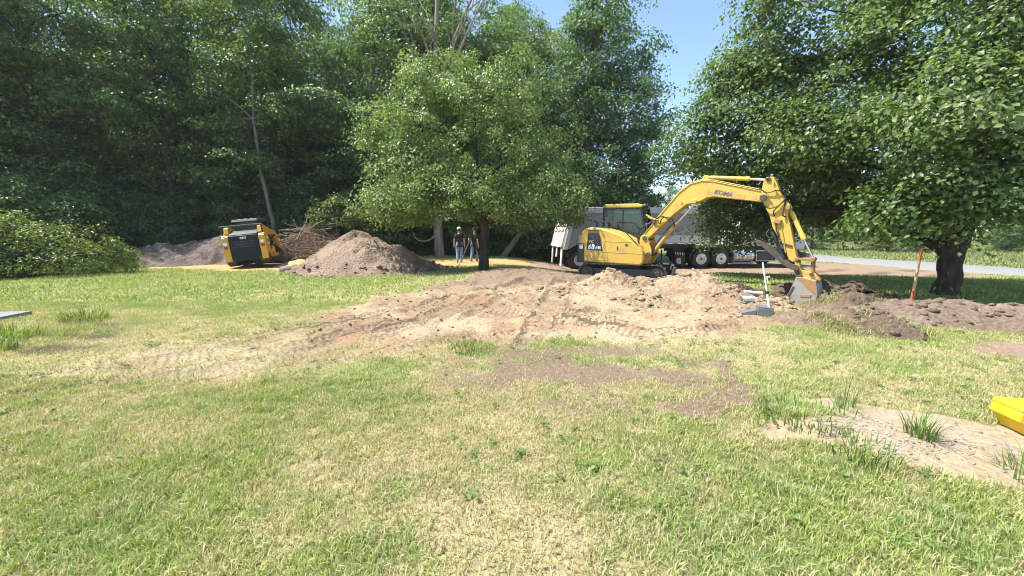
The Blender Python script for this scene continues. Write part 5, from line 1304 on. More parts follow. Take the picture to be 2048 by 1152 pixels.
# box: sloping front, cut lower rear corner
bx = [(0.10, 1.36), (7.55, 1.36), (8.55, 2.86), (0.40, 2.86)]
sidep = [(-0.02, 1.10), (0.30, 1.10), (0.75, 1.36), (7.52, 1.36), (8.52, 2.88), (0.38, 2.88)]
inner_w = 1.25
mb = MB()
for s in (-1, 1):
    mb.prism(sidep, s * inner_w - 0.025, s * inner_w + 0.025)
mb.prism([(0.2, 1.30), (7.5, 1.30), (7.5, 1.38), (0.2, 1.38)], -1.22, 1.22)
mb.prism([(7.46, 1.38), (7.53, 1.38), (8.53, 2.88), (8.46, 2.88)], -1.22, 1.22)
box = mb.build('dump_body', M_BOX, tl)
for s in (-1, 1):
    mb = MB(); mb.box((4.62, s * (inner_w + 0.03), 3.02), (8.55, 0.14, 0.27)); mb.build('top_rail', M_BOXL, box, 0.015)
    mb = MB(); mb.box((4.1, s * (inner_w + 0.035), 1.56), (6.75, 0.05, 0.42)); mb.build('lower_panel', M_BOXL, box, 0.01)
    mb = MB(); mb.box((4.1, s * (inner_w + 0.05), 1.345), (6.9, 0.07, 0.07)); rail = mb.build('rub_rail', M_ALU, box, 0.008)
    for k in range(23):
        mb = MB(); mb.box((0.95 + k * 0.29, s * (inner_w + 0.088), 1.345), (0.15 if k % 2 else 0.20, 0.004, 0.05)); mb.build('reflector_strip', M_RED if k % 2 else M_WHITEP, rail)
    mb = MB(); mb.prism([(-0.04, 1.05), (0.16, 1.05), (0.60, 2.90), (0.36, 2.90)], s * inner_w - 0.06, s * inner_w + 0.06); mb.build('rear_post', M_BOXL, box, 0.012)
    mb = MB(); mb.prism([(7.50, 1.36), (7.62, 1.36), (8.62, 2.90), (8.48, 2.90)], s * inner_w - 0.05, s * inner_w + 0.05); mb.build('front_post', M_WHT, box, 0.012)
    mb = MB(); mb.tube([(5.0, s * (inner_w + 0.12), 1.45), (8.35, s * (inner_w + 0.12), 2.95)], 0.03, 8); mb.build('tarp_arm', M_ALU, tl)
mb = MB(); mb.tube([(8.35, -1.37, 2.97), (8.35, 1.37, 2.97)], 0.05, 10); mb.build('tarp_roll', M_BLK, tl)
mb = MB(); mb.prism([(-0.10, 1.16), (-0.02, 1.16), (0.40, 2.92), (0.32, 2.92)], -1.24, 1.24); tg = mb.build('tailgate', M_WHT, tl, 0.01)
sl = 0.42 / 1.76
def on_gate(z): return -0.11 + (z - 1.16) * sl
for y0 in (-1.18, -0.40, 0.40, 1.18):
    mb = MB(); mb.prism([(on_gate(1.16) - 0.06, 1.16), (on_gate(1.16), 1.16), (on_gate(2.9), 2.9), (on_gate(2.9) - 0.06, 2.9)], y0 - 0.05, y0 + 0.05); mb.build('gate_rib', M_WHT, tg, 0.008)
for z in (1.22, 2.05, 2.86):
    mb = MB(); mb.box((on_gate(z) - 0.035, 0, z), (0.08, 2.46, 0.11), None, (0, R(13), 0)); mb.build('gate_bar', M_WHT, tg, 0.008)
for i in range(5):
    mb = MB(); mb.cyl((on_gate(2.05) - 0.075, -0.8 + i * 0.4, 2.05), (on_gate(2.05) - 0.095, -0.8 + i * 0.4, 2.05), 0.035, 10); mb.build('marker_lamp', M_RED, tg)
for y0, z0, wd in ((-1.08, 0.22, 0.26), (0.0, 0.62, 0.24), (1.08, 0.22, 0.26)):
    mb = MB(); mb.prism([(-0.10, 1.14), (-0.05, 1.14), (-0.09, z0), (-0.15, z0)], y0 - wd / 2, y0 + wd / 2); mb.build('mud_flap', M_WHT, tl, 0.008)
mb = MB(); mb.box((3.9, 0.45, 1.18), (7.2, 0.14, 0.24)); mb.box((3.9, -0.45, 1.18), (7.2, 0.14, 0.24)); mb.box((1.5, 0, 0.9), (2.6, 0.9, 0.3)); mb.build('chassis_frame', M_BLK, tl, 0.01)
for x in (0.82, 2.10):
    for s in (-1, 1): wheel(tl, x, s * 1.24, s)
    mb = MB(); mb.cyl((x, -0.95, 0.52), (x, 0.95, 0.52), 0.07, 10); mb.build('axle', M_BLK, tl)
for s in (-1, 1):
    arc = [(0.82 + math.cos(R(a)) * 0.60, 0.52 + math.sin(R(a)) * 0.60) for a in range(10, 175, 15)]
    arc2 = [(0.82 + math.cos(R(a)) * 0.63, 0.52 + math.sin(R(a)) * 0.63) for a in range(170, 5, -15)]
    mb = MB(); mb.prism(arc + arc2, min(s * 0.68, s * 1.26), max(s * 0.68, s * 1.26)); mb.build('fender', M_CHAR, tl)

ta = empty('tractor_truck', TW @ Vector((7.97, 0, 0)), (0, 0, R(TR_ANG)), 'tractor truck with black tandem fenders and round chrome tank coupled to the dump trailer', 'truck')
def tx_(x): return x - 7.97
for x in (7.42, 8.54):
    for s in (-1, 1): wheel(ta, tx_(x), s * 1.24, s)
    mb = MB(); mb.cyl((tx_(x), -0.95, 0.52), (tx_(x), 0.95, 0.52), 0.08, 10); mb.build('axle', M_BLK, ta)
for s in (-1, 1): wheel(ta, tx_(12.75), s * 1.22, s, dual=False)
for s in (-1, 1):
    outer = [(6.74, 0.50), (6.80, 0.84), (6.98, 1.06), (7.25, 1.15), (8.75, 1.15), (9.0, 1.06), (9.16, 0.86), (9.2, 0.6)]
    inn = [(9.16, 0.6), (9.12, 0.85), (8.97, 1.02), (8.74, 1.11), (7.26, 1.11), (7.01, 1.02), (6.84, 0.82), (6.78, 0.50)]
    mb = MB(); mb.prism([(tx_(a), b) for a, b in outer + inn], min(s * 0.62, s * 1.27), max(s * 0.62, s * 1.27)); mb.build('fender', M_BLK, ta, 0.006)
    FM = Matrix.Translation((tx_(6.34), s * 0.98, 0)) @ Matrix.Rotation(R(-s * 24), 4, 'Z')
    mb = MB(); mb.prism([(-0.03, 0.90), (0.01, 0.90), (0.02, 0.10), (-0.02, 0.10)], -0.31, 0.31, FM); fl = mb.build('mud_flap', M_CHAR, ta, 0.006)
    # emblem: pale irregular blot with hazard stripes above it
    em = [(0.0, 0.02), (0.06, 0.0), (0.10, 0.03), (0.15, 0.0), (0.19, 0.06), (0.23, 0.10), (0.19, 0.13), (0.24, 0.17), (0.17, 0.20), (0.20, 0.25), (0.10, 0.25), (0.06, 0.29), (0.02, 0.25), (0.03, 0.17), (-0.02, 0.14), (0.01, 0.08)]
    mb = MB(); mb.prism([(-0.15 + a_ * 1.4, 0.24 + b_ * 1.25) for a_, b_ in em], -0.040, -0.031, FM, 'yz'); mb.build('emblem', M_WHITEP, fl)
    for k in range(4):
        y = -0.26 + k * 0.14
        mb = MB(); mb.prism([(y, 0.74), (y + 0.065, 0.74), (y + 0.11, 0.86), (y + 0.045, 0.86)], -0.042, -0.033, FM, 'yz'); mb.build('hazard_stripe', M_WHITEP, fl)
    mb = MB(); mb.lathe([(0, 0.28), (0.03, 0.33), (0.06, 0.34), (1.16, 0.34), (1.19, 0.33), (1.22, 0.28)], (tx_(9.24), s * 0.93, 0.66), (1, 0, 0), 26); tk_ = mb.build('fuel_tank', M_ALU, ta)
    for dx in (0.18, 0.62, 1.04):
        mb = MB(); mb.lathe([(0, 0.346), (0.07, 0.346)], (tx_(9.24 + dx), s * 0.93, 0.66), (1, 0, 0), 26); mb.build('tank_strap', M_CHROME, tk_)
    mb = MB(); mb.box((tx_(9.85), s * 0.95, 0.28), (1.3, 0.6, 0.05)); mb.build('step_rail', M_ALU, ta, 0.01)
    mb = MB(); mb.box((tx_(11.15), s * 0.95, 0.64), (1.15, 0.5, 0.56)); tb_ = mb.build('tool_box', M_CHAR, ta, 0.02)
    for a, b in (((tx_(10.56), 0.40), (tx_(11.75), 0.40)), ((tx_(10.56), 0.40), (tx_(10.56), 0.92)), ((tx_(11.7), 0.40), (tx_(11.7), 0.92)), ((tx_(10.56), 0.93), (tx_(11.75), 0.93))):
        mb = MB(); mb.tube([(a[0], s * 1.215, a[1]), (b[0], s * 1.215, b[1])], 0.03, 6); mb.build('box_frame', M_ALU, tb_)
mb = MB(); mb.box((tx_(9.9), 0.42, 0.98), (7.4, 0.12, 0.24)); mb.box((tx_(9.9), -0.42, 0.98), (7.4, 0.12, 0.24)); mb.box((tx_(8.0), 0, 1.0), (0.8, 0.8, 0.14)); mb.build('chassis_frame', M_BLK, ta, 0.01)
mb = MB(); mb.prism([(tx_(8.85), 1.16), (tx_(10.8), 1.16), (tx_(10.8), 1.21), (tx_(8.85), 1.21)], -1.0, 1.0); mb.build('deck_plate', M_ALU, ta, 0.01)
mb = MB(); mb.prism([(tx_(9.9), 1.22), (tx_(12.0), 1.1), (tx_(12.05), 1.9), (tx_(11.6), 2.75), (tx_(11.3), 2.95), (tx_(9.95), 2.98)], -1.1, 1.1); cabt = mb.build('cab', M_BOXL, ta, 0.06, seg=3)
for s in (-1, 1):
    mb = MB(); mb.prism([(tx_(10.75), 1.95), (tx_(11.88), 1.95), (tx_(11.52), 2.65), (tx_(10.75), 2.68)], min(s * 1.1, s * 1.112), max(s * 1.1, s * 1.112)); mb.build('side_window', M_BLK, cabt)
    mb = MB(); mb.tube([(tx_(11.9), s * 1.15, 2.2), (tx_(11.95), s * 1.35, 2.3)], 0.02, 6); mb.box((tx_(11.95), s * 1.4, 2.2), (0.06, 0.2, 0.5)); mb.build('mirror', M_CHAR, cabt, 0.01)
    mb = MB(); mb.tube([(tx_(9.75), s * 0.95, 1.2), (tx_(9.75), s * 0.95, 3.4)], 0.075, 12); mb.build('exhaust_stack', M_CHROME, ta)
mb = MB(); mb.prism([(tx_(11.6), 2.72), (tx_(11.62), 2.74), (tx_(12.09), 1.93), (tx_(12.05), 1.93)], -0.98, 0.98); mb.build('windscreen', M_BLK, cabt)
mb = MB(); mb.prism([(tx_(12.06), 1.0), (tx_(13.75), 0.95), (tx_(13.78), 1.6), (tx_(13.5), 1.78), (tx_(12.06), 1.9)], -0.8, 0.8); mb.build('bonnet', M_BOXL, ta, 0.08, seg=3)
mb = MB(); mb.box((tx_(13.85), 0, 0.62), (0.14, 2.3, 0.4)); mb.build('bumper', M_CHROME, ta, 0.03)

# ------------------------------------------------------------------ compact track loader
sk = empty('track_loader', (-11.50, 17.45, 0.13), (R(-6), 0, R(106)), 'yellow and black compact track loader parked tilted among the dirt piles', 'loader'); sk.scale = (0.93, 0.93, 0.93)
tp_ = [(-0.95, 0.02), (0.75, 0.0), (1.0, 0.12), (1.12, 0.34), (1.02, 0.52), (-0.1, 0.84), (-0.42, 0.84), (-1.12, 0.52), (-1.22, 0.30), (-1.15, 0.10)]
for s in (-1, 1):
    t = crawler(tp_, s * 0.68 - 0.17, s * 0.68 + 0.17, sk, M_TRK, None, 0.10, 0.025)
    for x, z, r_ in ((-0.26, 0.55, 0.22), (0.86, 0.30, 0.22), (-0.98, 0.30, 0.2)):
        mb = MB(); mb.cyl((x, s * 0.68 - 0.18, z), (x, s * 0.68 + 0.18, z), r_, 18); mb.build('sprocket' if z > 0.5 else 'idler_wheel', M_CATY if z > 0.5 else M_TRK, t, 0.02)
    for x in (-0.6, -0.25, 0.1, 0.45):
        mb = MB(); mb.cyl((x, s * 0.68 - 0.17, 0.15), (x, s * 0.68 + 0.17, 0.15), 0.10, 12); mb.build('roller', M_TRK, t)
    mb = MB(); mb.box((-0.05, s * 0.68, 0.32), (1.5, 0.22, 0.16)); mb.build('track_frame', M_CATY, t, 0.02)
mb = MB(); mb.prism([(-1.15, 0.26), (1.0, 0.26), (1.0, 0.9), (0.3, 1.1), (-1.15, 1.1)], -0.50, 0.50); mb.build('chassis', M_CHAR, sk, 0.02)
mb = MB(); mb.prism([(-1.22, 0.20), (-1.15, 0.20), (-1.10, 1.40), (-1.24, 1.36)], -0.60, 0.60); dr = mb.build('engine_door', M_DOOR, sk, 0.03, seg=3)
for z in (0.86, 0.97, 1.08):
    mb = MB(); mb.box((-1.236, 0, z), (0.012, 0.84, 0.03)); mb.build('louvre', M_CHAR, dr, 0.004)
mb = MB(); mb.box((-1.232, 0, 0.52), (0.01, 0.7, 0.36)); mb.build('door_panel', M_DOOR, dr, 0.01)
lettering('CAT', 0.13, M_WHITEP, dr, frame((-1.262, 0.0, 1.24), (0, -1, 0), (0, 0, 1)), thick=0.008)
mb = MB(); mb.prism([(-1.262, 1.175), (-1.262, 1.176), (-1.2625, 1.176)], -0.04, 0.04); 
mb = MB(); mb.prism([(-1.22, 1.38), (-0.45, 1.42), (-0.45, 1.62), (-0.75, 1.58), (-1.15, 1.46)], -0.58, 0.58); mb.build('engine_hood', M_CHAR, sk, 0.03)
for s in (-1, 1):
    # rear towers with lamps
    mb = MB(); mb.prism([(-1.26, 0.22), (-0.70, 0.30), (-0.72, 0.70), (-0.62, 1.05), (-0.80, 1.40), (-1.12, 1.42), (-1.26, 1.28)], min(s * 0.605, s * 0.86), max(s * 0.605, s * 0.86)); tw = mb.build('rear_tower', M_CATY, sk, 0.02)
    mb = MB(); mb.box((-1.275, s * 0.735, 1.02), (0.03, 0.14, 0.14)); mb.build('reverse_lamp', M_WHITEP, tw, 0.01)
    mb = MB(); mb.box((-1.275, s * 0.735, 0.86), (0.03, 0.14, 0.13)); mb.build('tail_lamp', M_RED, tw, 0.01)
    mb = MB(); mb.prism([(-1.02, 0.88), (-0.80, 0.88), (-0.76, 1.05), (-0.80, 1.20), (-1.02, 1.20)], min(s * 0.862, s * 0.866), max(s * 0.862, s * 0.866)); dcl = mb.build('number_decal', M_WHITEP, tw)
    for k in range(3):
        mb = MB(); mb.box((-0.96 + k * 0.07, s * 0.868, 1.04), (0.045, 0.004, 0.20 - k * 0.03)); mb.build('decal_mark', M_BLK, dcl)
    # lift arm: back pivot, over the track, down to the front
    arm = [(-1.14, 1.46), (-1.05, 1.72), (-0.85, 1.80), (0.2, 1.56), (0.72, 1.50), (0.95, 1.36), (1.38, 0.62), (1.34, 0.48), (1.22, 0.46), (1.12, 0.62), (0.86, 1.10), (0.66, 1.26), (0.1, 1.32), (-0.45, 1.36), (-0.75, 1.30), (-1.0, 1.30)]
    mb = MB(); mb.prism(arm, min(s * 0.58, s * 0.76), max(s * 0.58, s * 0.76)); la = mb.build('lift_arm', M_CATY, sk, 0.015)
    mb = MB(); mb.tube([(-0.6, s * 0.80, 0.95), (0.05, s * 0.80, 1.16), (0.55, s * 0.80, 1.30)], [0.045, 0.045, 0.028], 10); mb.build('lift_cylinder', M_BLK, sk)
    mb = MB(); mb.tube([(-1.18, s * 0.80, 1.40), (-1.20, s * 0.80, 1.78)], 0.03, 8); mb.build('rear_post', M_BLK, sk)
    mb = MB(); mb.tube([(0.80, s * 0.5, 1.05), (1.30, s * 0.5, 0.55)], [0.05, 0.035], 10); mb.build('tilt_cylinder', M_BLK, sk)
mb = MB(); mb.tube([(-1.20, -0.86, 1.79), (-1.20, 0.86, 1.79)], 0.04, 8); mb.build('crossbar', M_BLK, sk)
mb = MB(); mb.box((1.3, 0, 0.5), (0.1, 1.3, 0.3)); mb.build('coupler_plate', M_BLK, sk, 0.02)
bkp = [(1.36, 0.78), (1.36, 0.12), (1.52, 0.03), (2.12, 0.02), (2.12, 0.05), (1.56, 0.09), (1.43, 0.18), (1.42, 0.78)]
mb = MB(); mb.prism(bkp, -0.92, 0.92); lb_ = mb.build('loader_bucket', M_STEEL, sk, 0.008)
for s in (-1, 1):
    mb = MB(); mb.prism([(1.40, 0.78), (1.40, 0.10), (1.55, 0.05), (2.10, 0.045), (1.72, 0.45)], s * 0.905 - 0.012, s * 0.905 + 0.012); mb.build('bucket_side', M_STEEL, lb_)
# cab
mb = MB()
mb.prism([(-0.62, 1.05), (0.80, 0.95), (0.92, 1.15), (0.72, 2.00), (-0.52, 2.06), (-0.66, 1.7)], 0.46, 0.50); mb.prism([(-0.62, 1.05), (0.80, 0.95), (0.92, 1.15), (0.72, 2.00), (-0.52, 2.06), (-0.66, 1.7)], -0.50, -0.46)
mb.box((-0.62, 0, 1.45), (0.06, 0.94, 0.8)); cb = mb.build('cab', M_BLK, sk, 0.02)
for s in (-1, 1):
    mb = MB(); mb.prism([(-0.42, 1.28), (0.70, 1.28), (0.58, 1.92), (-0.40, 1.96)], min(s * 0.502, s * 0.508), max(s * 0.502, s * 0.508)); mb.build('side_window', M_GLASS, cb)
mb = MB(); mb.prism([(-0.70, 1.98), (-0.62, 2.10), (0.70, 2.10), (0.80, 2.02), (0.78, 1.98)], -0.53, 0.53); mb.build('roof', M_CHAR, cb, 0.03, seg=3)
mb = MB(); mb.prism([(-0.655, 1.66), (-0.648, 1.66), (-0.60, 1.95), (-0.607, 1.95)], -0.42, 0.42); mb.build('rear_window', M_GLASS, cb)
for z in (2.112,):
    for y in (-0.25, 0.0, 0.25):
        mb = MB(); mb.box((0.0, y, z), (1.0, 0.08, 0.02)); mb.build('roof_ridge', M_ALU, cb, 0.006)

# ================================================================== PEOPLE
M_SKIN = painted('skin', (0.50, 0.29, 0.20), 0.55, 0, dirt_amt=0.05)
M_SHIRT = painted('navy_cotton', (0.022, 0.024, 0.045), 0.95, 0, dirt_amt=0.1)
M_JEANS = painted('worn_denim', (0.16, 0.235, 0.38), 0.95, 0, (0.28, 0.36, 0.46), 0.5, 5)
M_BOOT = painted('tan_boot_leather', (0.16, 0.09, 0.05), 0.8, 0)
M_HAIR = painted('dark_hair', (0.03, 0.02, 0.015), 0.8, 0, dirt_amt=0)
M_CAPM = painted('pale_cap_cloth', (0.62, 0.60, 0.56), 0.9, 0, dirt_amt=0.2)

def skin_mesh(name, verts, edges, radii, root, mat, parent, sub=2):
    me = bpy.data.meshes.new(name); me.from_pydata(verts, edges, [])
    o = bpy.data.objects.new(name, me); col.objects.link(o)
    m = o.modifiers.new('skin', 'SKIN'); m.use_smooth_shade = True
    if not me.skin_vertices: me.skin_vertices.new(name='')
    for i, sv in enumerate(me.skin_vertices[0].data):
        rr_ = radii[i]; sv.radius = rr_ if isinstance(rr_, tuple) else (rr_, rr_); sv.use_root = (i == root)
    s = o.modifiers.new('sub', 'SUBSURF'); s.levels = sub; s.render_levels = sub
    dg = bpy.context.evaluated_depsgraph_get(); em = bpy.data.meshes.new_from_object(o.evaluated_get(dg))
    bpy.data.objects.remove(o, do_unlink=True)
    em.name = name; em.materials.clear()
    return link(name, em, mat, parent)

def person(loc, rz, label, stride=0.16, arm=0.12, bent=False, hat=True):
    """x right, y forward (facing +y), z up"""
    p = empty('person', loc, (0, 0, rz), label, 'person'); p.scale = (0.96, 0.96, 0.96)
    V = []; E = []; Rd = []
    def add(co, r, par=None):
        V.append(co); Rd.append(r)
        if par is not None: E.append((par, len(V) - 1))
        return len(V) - 1
    pel = add((0, 0, 0.96), (0.155, 0.105)); sp = add((0, 0.01, 1.14), (0.145, 0.10), pel); ch = add((0, 0, 1.34), (0.165, 0.11), sp); ct = add((0, -0.01, 1.44), (0.12, 0.085), ch)
    nk = add((0, 0.01, 1.52), 0.055, ct); h0 = add((0, 0.03, 1.585), (0.068, 0.078), nk); h1 = add((0, 0.025, 1.67), (0.078, 0.095), h0); h2 = add((0, 0.015, 1.75), (0.06, 0.075), h1)
    add((0, 0.125, 1.645), 0.014, h1)       # nose
    for s in (-1, 1): add((s * 0.086, 0.01, 1.655), 0.016, h1)   # ears
    legs = {}; hands = {}
    for s in (-1, 1):
        f = stride * s
        hip = add((s * 0.095, 0, 0.90), 0.098, pel); kn = add((s * 0.10, f * 0.7 + 0.05, 0.50), 0.066, hip); an = add((s * 0.10, f * 1.2 - 0.03, 0.10), 0.045, kn); to = add((s * 0.115, f * 1.2 + 0.13, 0.04), 0.042, an)
        legs[s] = (hip, kn, an, to)
        sh = add((s * 0.19, 0, 1.42), 0.062, ch); 
        if bent and s < 0:
            el = add((s * 0.30, -0.05, 1.16), 0.046, sh); wr = add((s * 0.26, 0.18, 1.08), 0.034, el); hd = (0.0, 1.0, -0.15)
        else:
            el = add((s * 0.245, -f * arm * 2 - 0.02, 1.14), 0.046, sh); wr = add((s * 0.265, -f * arm * 4 + 0.06, 0.90), 0.034, el); hd = (0.0, 0.15, -1.0)
        w_ = Vector(V[wr]); d = Vector(hd).normalized(); palm = add(tuple(w_ + d * 0.07), (0.022, 0.040), wr)
        side = Vector((0, 1, 0)) if abs(d.z) > 0.5 else Vector((0, 0, 1))
        for k, (o, L) in enumerate(((-0.030, 0.060), (-0.010, 0.075), (0.010, 0.080), (0.030, 0.070))):
            b0 = w_ + d * 0.10 + side * o; a = add(tuple(b0), 0.010, palm); b = add(tuple(b0 + d * L * 0.5 + Vector((-s * 0.006, 0, 0))), 0.009, a); add(tuple(b0 + d * L * 0.9 + Vector((-s * 0.022, 0, 0))), 0.008, b)
        t0 = w_ + d * 0.04 + side * 0.045; a = add(tuple(t0), 0.012, palm); add(tuple(t0 + d * 0.05 + side * 0.015), 0.010, a)
        hands[s] = (sh, el, wr)
    body = skin_mesh('body', V, E, Rd, 0, M_SKIN, p)
    # clothes: the same joints, a little fuller
    def cloth(name, ids, links_, grow, mat, extra=None, root=0):
        v = [V[i] for i in ids]; r = [tuple(x + grow for x in (Rd[i] if isinstance(Rd[i], tuple) else (Rd[i], Rd[i]))) for i in ids]
        e = [(ids.index(a), ids.index(b)) for a, b in links_]
        if extra:
            for (co, r_, par) in extra: v.append(co); r.append((r_, r_)); e.append((ids.index(par), len(v) - 1))
        return skin_mesh(name, v, e, r, root, mat, p)
    ids = [pel, sp, ch, ct, hands[-1][0], hands[1][0]]; lk = [(pel, sp), (sp, ch), (ch, ct), (ch, hands[-1][0]), (ch, hands[1][0])]
    ex_ = []
    for s in (-1, 1):
        a, b = Vector(V[hands[s][0]]), Vector(V[hands[s][1]]); ex_.append((tuple(a + (b - a) * 0.75), 0.064, hands[s][0]))
    ex_.append(((0, 0, 0.86), 0.135, pel))
    cloth('shirt', ids, lk, 0.026, M_SHIRT, ex_)
    ids = [pel, sp]; lk = [(pel, sp)]; ex_ = []
    for s in (-1, 1):
        ids += list(legs[s][:3]); lk += [(pel, legs[s][0]), (legs[s][0], legs[s][1]), (legs[s][1], legs[s][2])]
    cloth('jeans', ids, lk, 0.017, M_JEANS)
    for s in (-1, 1):
        a, t = legs[s][2], legs[s][3]
        skin_mesh('boot', [V[a], (V[a][0], V[a][1] - 0.03, 0.055), V[t]], [(0, 1), (1, 2)], [(0.056, 0.056), (0.056, 0.05), (0.05, 0.04)], 0, M_BOOT, p)
    mb = MB(); mb.lathe([(0.0, 0.100), (0.05, 0.106), (0.10, 0.088), (0.125, 0.045), (0.13, 0.005)], (0, 0.012, 1.70), (0, 0, 1), 18)
    if hat: mb.prism([(-0.075, 0.08), (0.075, 0.08), (0.06, 0.19), (-0.06, 0.19)], 1.702, 1.714, None, 'xy')
    mb.build('cap' if hat else 'hair', M_CAPM if hat else M_HAIR, p)
    if hat:
        mb = MB(); mb.lathe([(0.0, 0.060), (0.03, 0.098), (0.085, 0.103)], (0, -0.008, 1.615), (0, 0, 1), 16); mb.build('hair', M_HAIR, p)
    for s in (-1, 1):
        mb = MB(); mb.lathe([(0, 0.003), (0.004, 0.009), (0.010, 0.009), (0.014, 0.003)], (s * 0.033, 0.108, 1.672), (0, 1, 0), 8); mb.build('eye', M_HAIR, p)
    return p
person((-2.6, 19.1, gh(-2.6, 19.1) + 0.0), R(8), 'person in navy t-shirt, jeans and pale cap walking on the sand', 0.17, 0.12)
person((-1.98, 20.1, gh(-1.98, 20.1) + 0.0), R(-25), 'person in dark shirt and jeans with bent arm behind the survey tripod', 0.10, 0.1, True, False)

# ================================================================== SMALL THINGS
M_WOODST = painted('weathered_stake_wood', (0.52, 0.35, 0.17), 0.8, 0, (0.25, 0.17, 0.09), 0.5, 6)
M_ORANGE = painted('red_orange_paint', (0.55, 0.085, 0.04), 0.7, 0, dirt_amt=0.3)
M_PVC = painted('white_pvc', (0.78, 0.76, 0.71), 0.4, 0, (0.5, 0.4, 0.28), 0.5, 7)
M_CONC = painted('grey_concrete', (0.13, 0.14, 0.145), 0.95, 0, (0.20, 0.15, 0.11), 0.6, 5, bump=0.3, spec=0.1)
M_SLABT = painted('dark_slab_top', (0.22, 0.22, 0.225), 0.95, 0, (0.16, 0.14, 0.12), 0.4, 4, bump=0.3, spec=0.1)
M_CASE = painted('yellow_case_plastic', (0.80, 0.53, 0.02), 0.38, 0, (0.5, 0.33, 0.08), 0.35, 5)
M_ROCK = painted('field_stone', (0.17, 0.15, 0.125), 0.9, 0, (0.15, 0.12, 0.09), 0.6, 6, bump=0.5)
M_TAG = painted('pale_yellow_plastic', (0.62, 0.52, 0.22), 0.5, 0)

# survey tripod
tx0, ty0 = -1.68, 16.25
tz = gh(tx0, ty0)
tri = empty('survey_tripod', (tx0, ty0, tz), (0, 0, 0), 'aluminium survey tripod standing left of the apple tree trunk', 'tripod')
apex = Vector((0, 0, 1.26))
mb = MB(); mb.lathe([(0, 0.06), (0.03, 0.09), (0.06, 0.09), (0.08, 0.05)], (0, 0, 1.24), (0, 0, 1), 16); mb.build('head', M_CHAR, tri)
mb = MB(); mb.lathe([(0, 0.07), (0.02, 0.08), (0.12, 0.08), (0.15, 0.055), (0.24, 0.05), (0.26, 0.03)], (0, 0, 1.325), (0, 0, 1), 16); mb.build('laser_level', M_CHAR, tri)
for (fx, fy), pale in (((-2.27, 15.90), True), ((-1.45, 16.9), False), ((-1.15, 15.95), False)):
    foot = Vector((fx - tx0, fy - ty0, gh(fx, fy) - tz)); top = apex + Vector((foot.x, foot.y, 0)).normalized() * 0.06; mid = top + (foot - top) * 0.52; sd = Vector((-foot.y, foot.x, 0)).normalized() * 0.035
    mb = MB(); mb.tube([top + sd, mid + sd * 0.8], 0.014, 6); mb.tube([top - sd, mid - sd * 0.8], 0.014, 6); mb.tube([top, mid], 0.02, 6); lg = mb.build('leg', M_ALU if pale else M_CHAR, tri)
    mb = MB(); mb.tube([mid + (top - mid) * 0.3, foot + (top - foot) * 0.05], 0.017, 6); mb.build('leg_extension', M_WHT if pale else M_WOODST, lg)
    mb = MB(); mb.box(mid, (0.07, 0.07, 0.06)); mb.build('clamp', M_BLK, lg, 0.01)
    mb = MB(); mb.tube([foot + (top - foot) * 0.06, foot - Vector((0, 0, 0.03))], [0.026, 0.008], 8); mb.build('foot_spike', M_BLK, lg)

# orange-topped stake
z0 = gh(8.5, 8.06)
stk = empty('marker_stake', (8.5, 8.06, z0), (R(1), R(1.2), R(20)), 'wooden survey stake painted red orange at top and foot', 'stake')
mb = MB(); mb.prism([(-0.032, 0.30), (0.032, 0.30), (0.030, 0.95), (-0.030, 0.95)], -0.014, 0.014); mb.build('shaft', M_WOODST, stk, 0.003)
mb = MB(); mb.prism([(-0.0335, 0.95), (0.0335, 0.95), (0.033, 1.18), (0.016, 1.215), (-0.02, 1.21), (-0.033, 1.19)], -0.0155, 0.0155); mb.build('painted_top', M_ORANGE, stk, 0.003)
mb = MB(); mb.prism([(-0.0335, 0.12), (0.0335, 0.12), (0.0335, 0.30), (-0.0335, 0.30)], -0.0155, 0.0155); mb.build('painted_band', M_ORANGE, stk, 0.003)
mb = MB(); mb.prism([(-0.006, -0.12), (0.006, -0.12), (0.032, 0.12), (-0.032, 0.12)], -0.014, 0.014); mb.build('pointed_foot', M_CHAR, stk, 0.002)

# grade rod with receiver, concrete box, pipes
z0 = gh(4.76, 6.93)
rod = empty('grade_rod', (4.76, 6.93, z0), (R(-8), R(-8.5), 0), 'thin white grade rod leaning by the concrete box, with a pale clamp-on receiver', 'measuring rod')
mb = MB(); mb.tube([(0, 0, -0.06), (0, 0, 0.46)], 0.019, 10); mb.build('lower_section', M_PVC, rod)
mb = MB(); mb.tube([(0, 0, 0.455), (0, 0, 1.02)], 0.014, 10); mb.build('upper_section', M_PVC, rod)
mb = MB(); mb.box((0, 0, 0.46), (0.05, 0.05, 0.05)); mb.build('clamp', M_BLK, rod, 0.008)
mb = MB(); mb.box((0.055, -0.01, 0.68), (0.06, 0.035, 0.15)); rc = mb.build('receiver', M_TAG, rod, 0.008)
mb = MB(); mb.box((0.055, -0.029, 0.70), (0.04, 0.004, 0.05)); mb.build('display', M_CHAR, rc)
bxo = empty('concrete_box', (4.62, 7.08, gh(4.62, 7.08) - 0.07), (0, R(3), R(-25)), 'half-buried grey concrete box between sandy spoil and grade rod', 'concrete box'); bxo.scale = (0.72, 0.72, 0.75)
mb = MB(); mb.box((0.12, 0, 0.13), (0.34, 0.38, 0.36)); mb.build('wall', M_CONC, bxo, 0.015)
mb = MB(); mb.prism([(-0.42, -0.06), (-0.06, -0.06), (-0.06, 0.25), (-0.16, 0.22), (-0.42, 0.12)], -0.17, 0.17); mb.build('sloped_side', M_CONC, bxo, 0.012)
mb = MB(); mb.box((0.12, 0, 0.325), (0.335, 0.375, 0.03)); mb.build('lid', M_CONC, bxo, 0.01)
